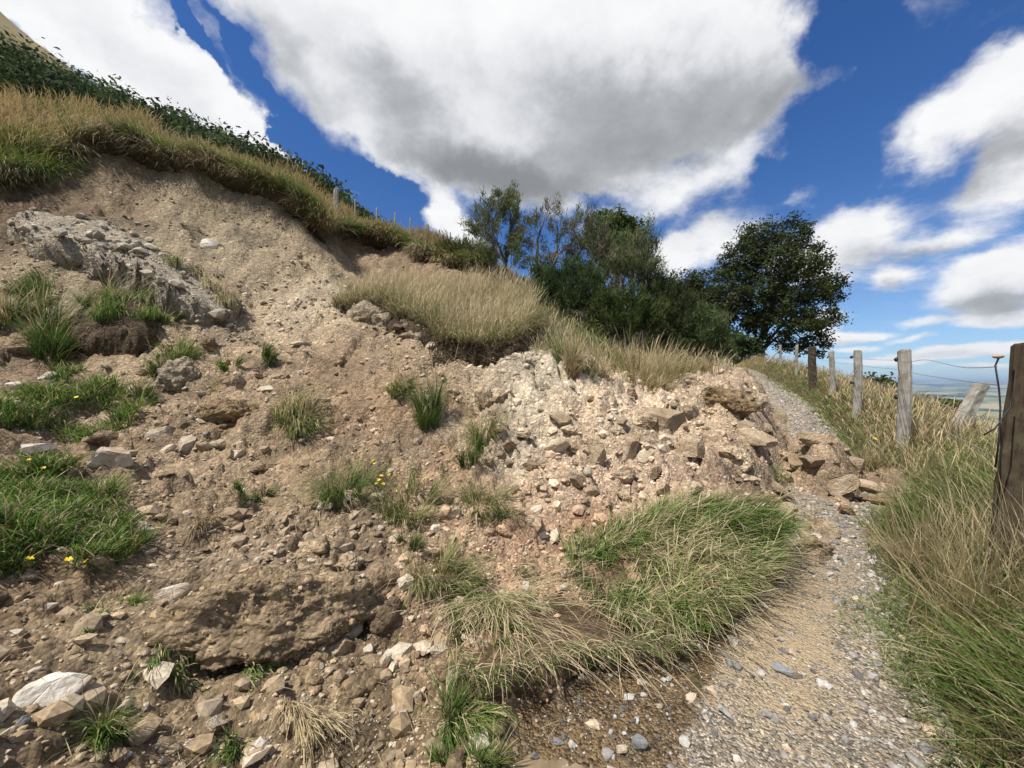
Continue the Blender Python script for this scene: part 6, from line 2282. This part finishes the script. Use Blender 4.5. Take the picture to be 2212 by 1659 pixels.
# lead wire and egg insulator on the strainer
a = W3(2150, 770, 2.62)
mb = MB()
mb.tube([W3(2158, 772, 2.62), W3(2150, 790, 2.6), W3(2158, 840, 2.58), W3(2161, 880, 2.55), W3(2158, 950, 2.5), W3(2150, 1010, 2.5)], .005, 6)
mb.tube([W3(2190, 800, 2.45), W3(2182, 880, 2.42), W3(2150, 925, 2.4), W3(2125, 940, 2.42)], .0045, 6)
o = link('cable', mb.mesh('cable', M_black))
adopt(e, o)
tag(o, 'black insulated lead hanging down beside the strainer post')
o = link('insulator', rock_mesh('insulator', 5, (.034, .02, .015), M_bone, 3, 0, .05, .1, True))
o.location = Vector(W3(2156, 770, 2.62))
adopt(e, o)

# the broken leaning post
c = Vector(gbase(2085, 3.9))
o = link('leaning_post', post_mesh('leaning_post', .20, .16, 1.25, M_post, 91, .35))
_ax = Matrix.Rotation(R(27), 3, 'Y') @ Vector((0, 0, 1.25))
o.location = Vector(W3(2120, 828, 6.4)) - _ax
o.rotation_euler = (0, R(27), 0)
tag(o, 'broken grey fence post leaning outside the fence beside the dark strainer', 'fence post')

# hill fence
e = anchor('fence', 'old grey fence on the hill crest above the second scar', 'fence', Vector(W3(727, 445, 15.2)))
HF = [(683, 428, 14.6, .07), (727, 408, 15.2, .20), (767, 431, 16.4, .075), (815, 449, 17.6, .075), (853, 460, 18.6, .085), (885, 471, 19.6, .075), (924, 484, 20.6, .19), (950, 496, 21.8, .07), (972, 502, 23, .07)]
tops = []
for i, (px, ty_, Y, w) in enumerate(HF):
    zt = CAMZ - (ty_ - CY) / FP * Y
    h = max(zt - gbase(px, Y)[2], .7)
    h = min(h, 1.5)
    o = link('post', post_mesh('post', w, w * .8, h, M_post, 120 + i, .2 if i % 2 else -.2, w > .15))
    o.location = ((px - CX) / FP * Y, Y, zt - h)
    o.rotation_euler = (0, (i % 3 - 1) * .03, R(-20))
    adopt(e, o)
    tops.append(np.array((o.location.x, o.location.y, zt)))
for dz in (.12, .42, .72):
    mb = MB()
    for i in range(len(tops) - 1):
        t = np.linspace(0, 1, 5)[:, None]
        mb.tube(tops[i] + (tops[i + 1] - tops[i]) * t - np.array((0, 0, dz)) - np.array((0, 0, .03)) * np.sin(np.pi * t), .004, 4, (.2, .2, .2))
    adopt(e, link('wire', mb.mesh('wire', M_wire)))

# ------------------------------------------------------------------ puddles in the low side of the track
m_, t_, p_, _ = new_mat('muddy_water')
nn_ = tex(t_, 'Noise', 9, geovec(t_), Detail=4)
t_.links.new(ramp(t_, nn_.outputs['Fac'], [(.35, (.17, .125, .072)), (.65, (.25, .19, .115))]), p_.inputs['Base Color'])
p_.inputs['Roughness'].default_value = .09
p_.inputs['Specular IOR Level'].default_value = .5
ps2 = np.linspace(4.0, 12.2, 60)
pu2 = np.linspace(-.97, .25, 10)
s2, u2 = np.meshgrid(ps2, pu2, indexing='ij')
x = np.interp(s2, PS, PX) + np.interp(s2, PS, PNX) * u2
y = np.interp(s2, PS, PY_) + np.interp(s2, PS, PNY) * u2
z = np.interp(s2, PS, PZ) - .027
ii = (np.arange(59)[:, None] * 10 + np.arange(9)[None]).ravel()
tag(link('puddle', mesh_np('puddle', np.stack([x.ravel(), y.ravel(), z.ravel()], -1), [np.stack([ii, ii + 10, ii + 11, ii + 1], -1)], m_, True)), 'thin muddy water along the low edge of the track', kind='structure')

# ------------------------------------------------------------------ the air
zlo = float(min(GZ.min(), fz.min())) - 1.5
zhi = float(max(GZ.max(), fz.max())) + 12
hb = bmesh.new()
bmesh.ops.create_cube(hb, size=1.0)
hm = bpy.data.meshes.new('haze')
hb.to_mesh(hm)
hb.free()
mh = bpy.data.materials.new('haze')
mh.use_nodes = True
th_ = mh.node_tree
th_.nodes.clear()
ho = th_.nodes.new('ShaderNodeOutputMaterial')
pv = th_.nodes.new('ShaderNodeVolumePrincipled')
pv.inputs['Color'].default_value = (.52, .72, 1.0, 1)
pv.inputs['Density'].default_value = 9e-5
pv.inputs['Anisotropy'].default_value = .2
th_.links.new(pv.outputs[0], ho.inputs['Volume'])
hm.materials.append(mh)
hz = link('haze', hm)
hz.scale = (53000, 53000, zhi - zlo)
hz.location = (0, 0, (zhi + zlo) / 2)
tag(hz, kind='stuff')
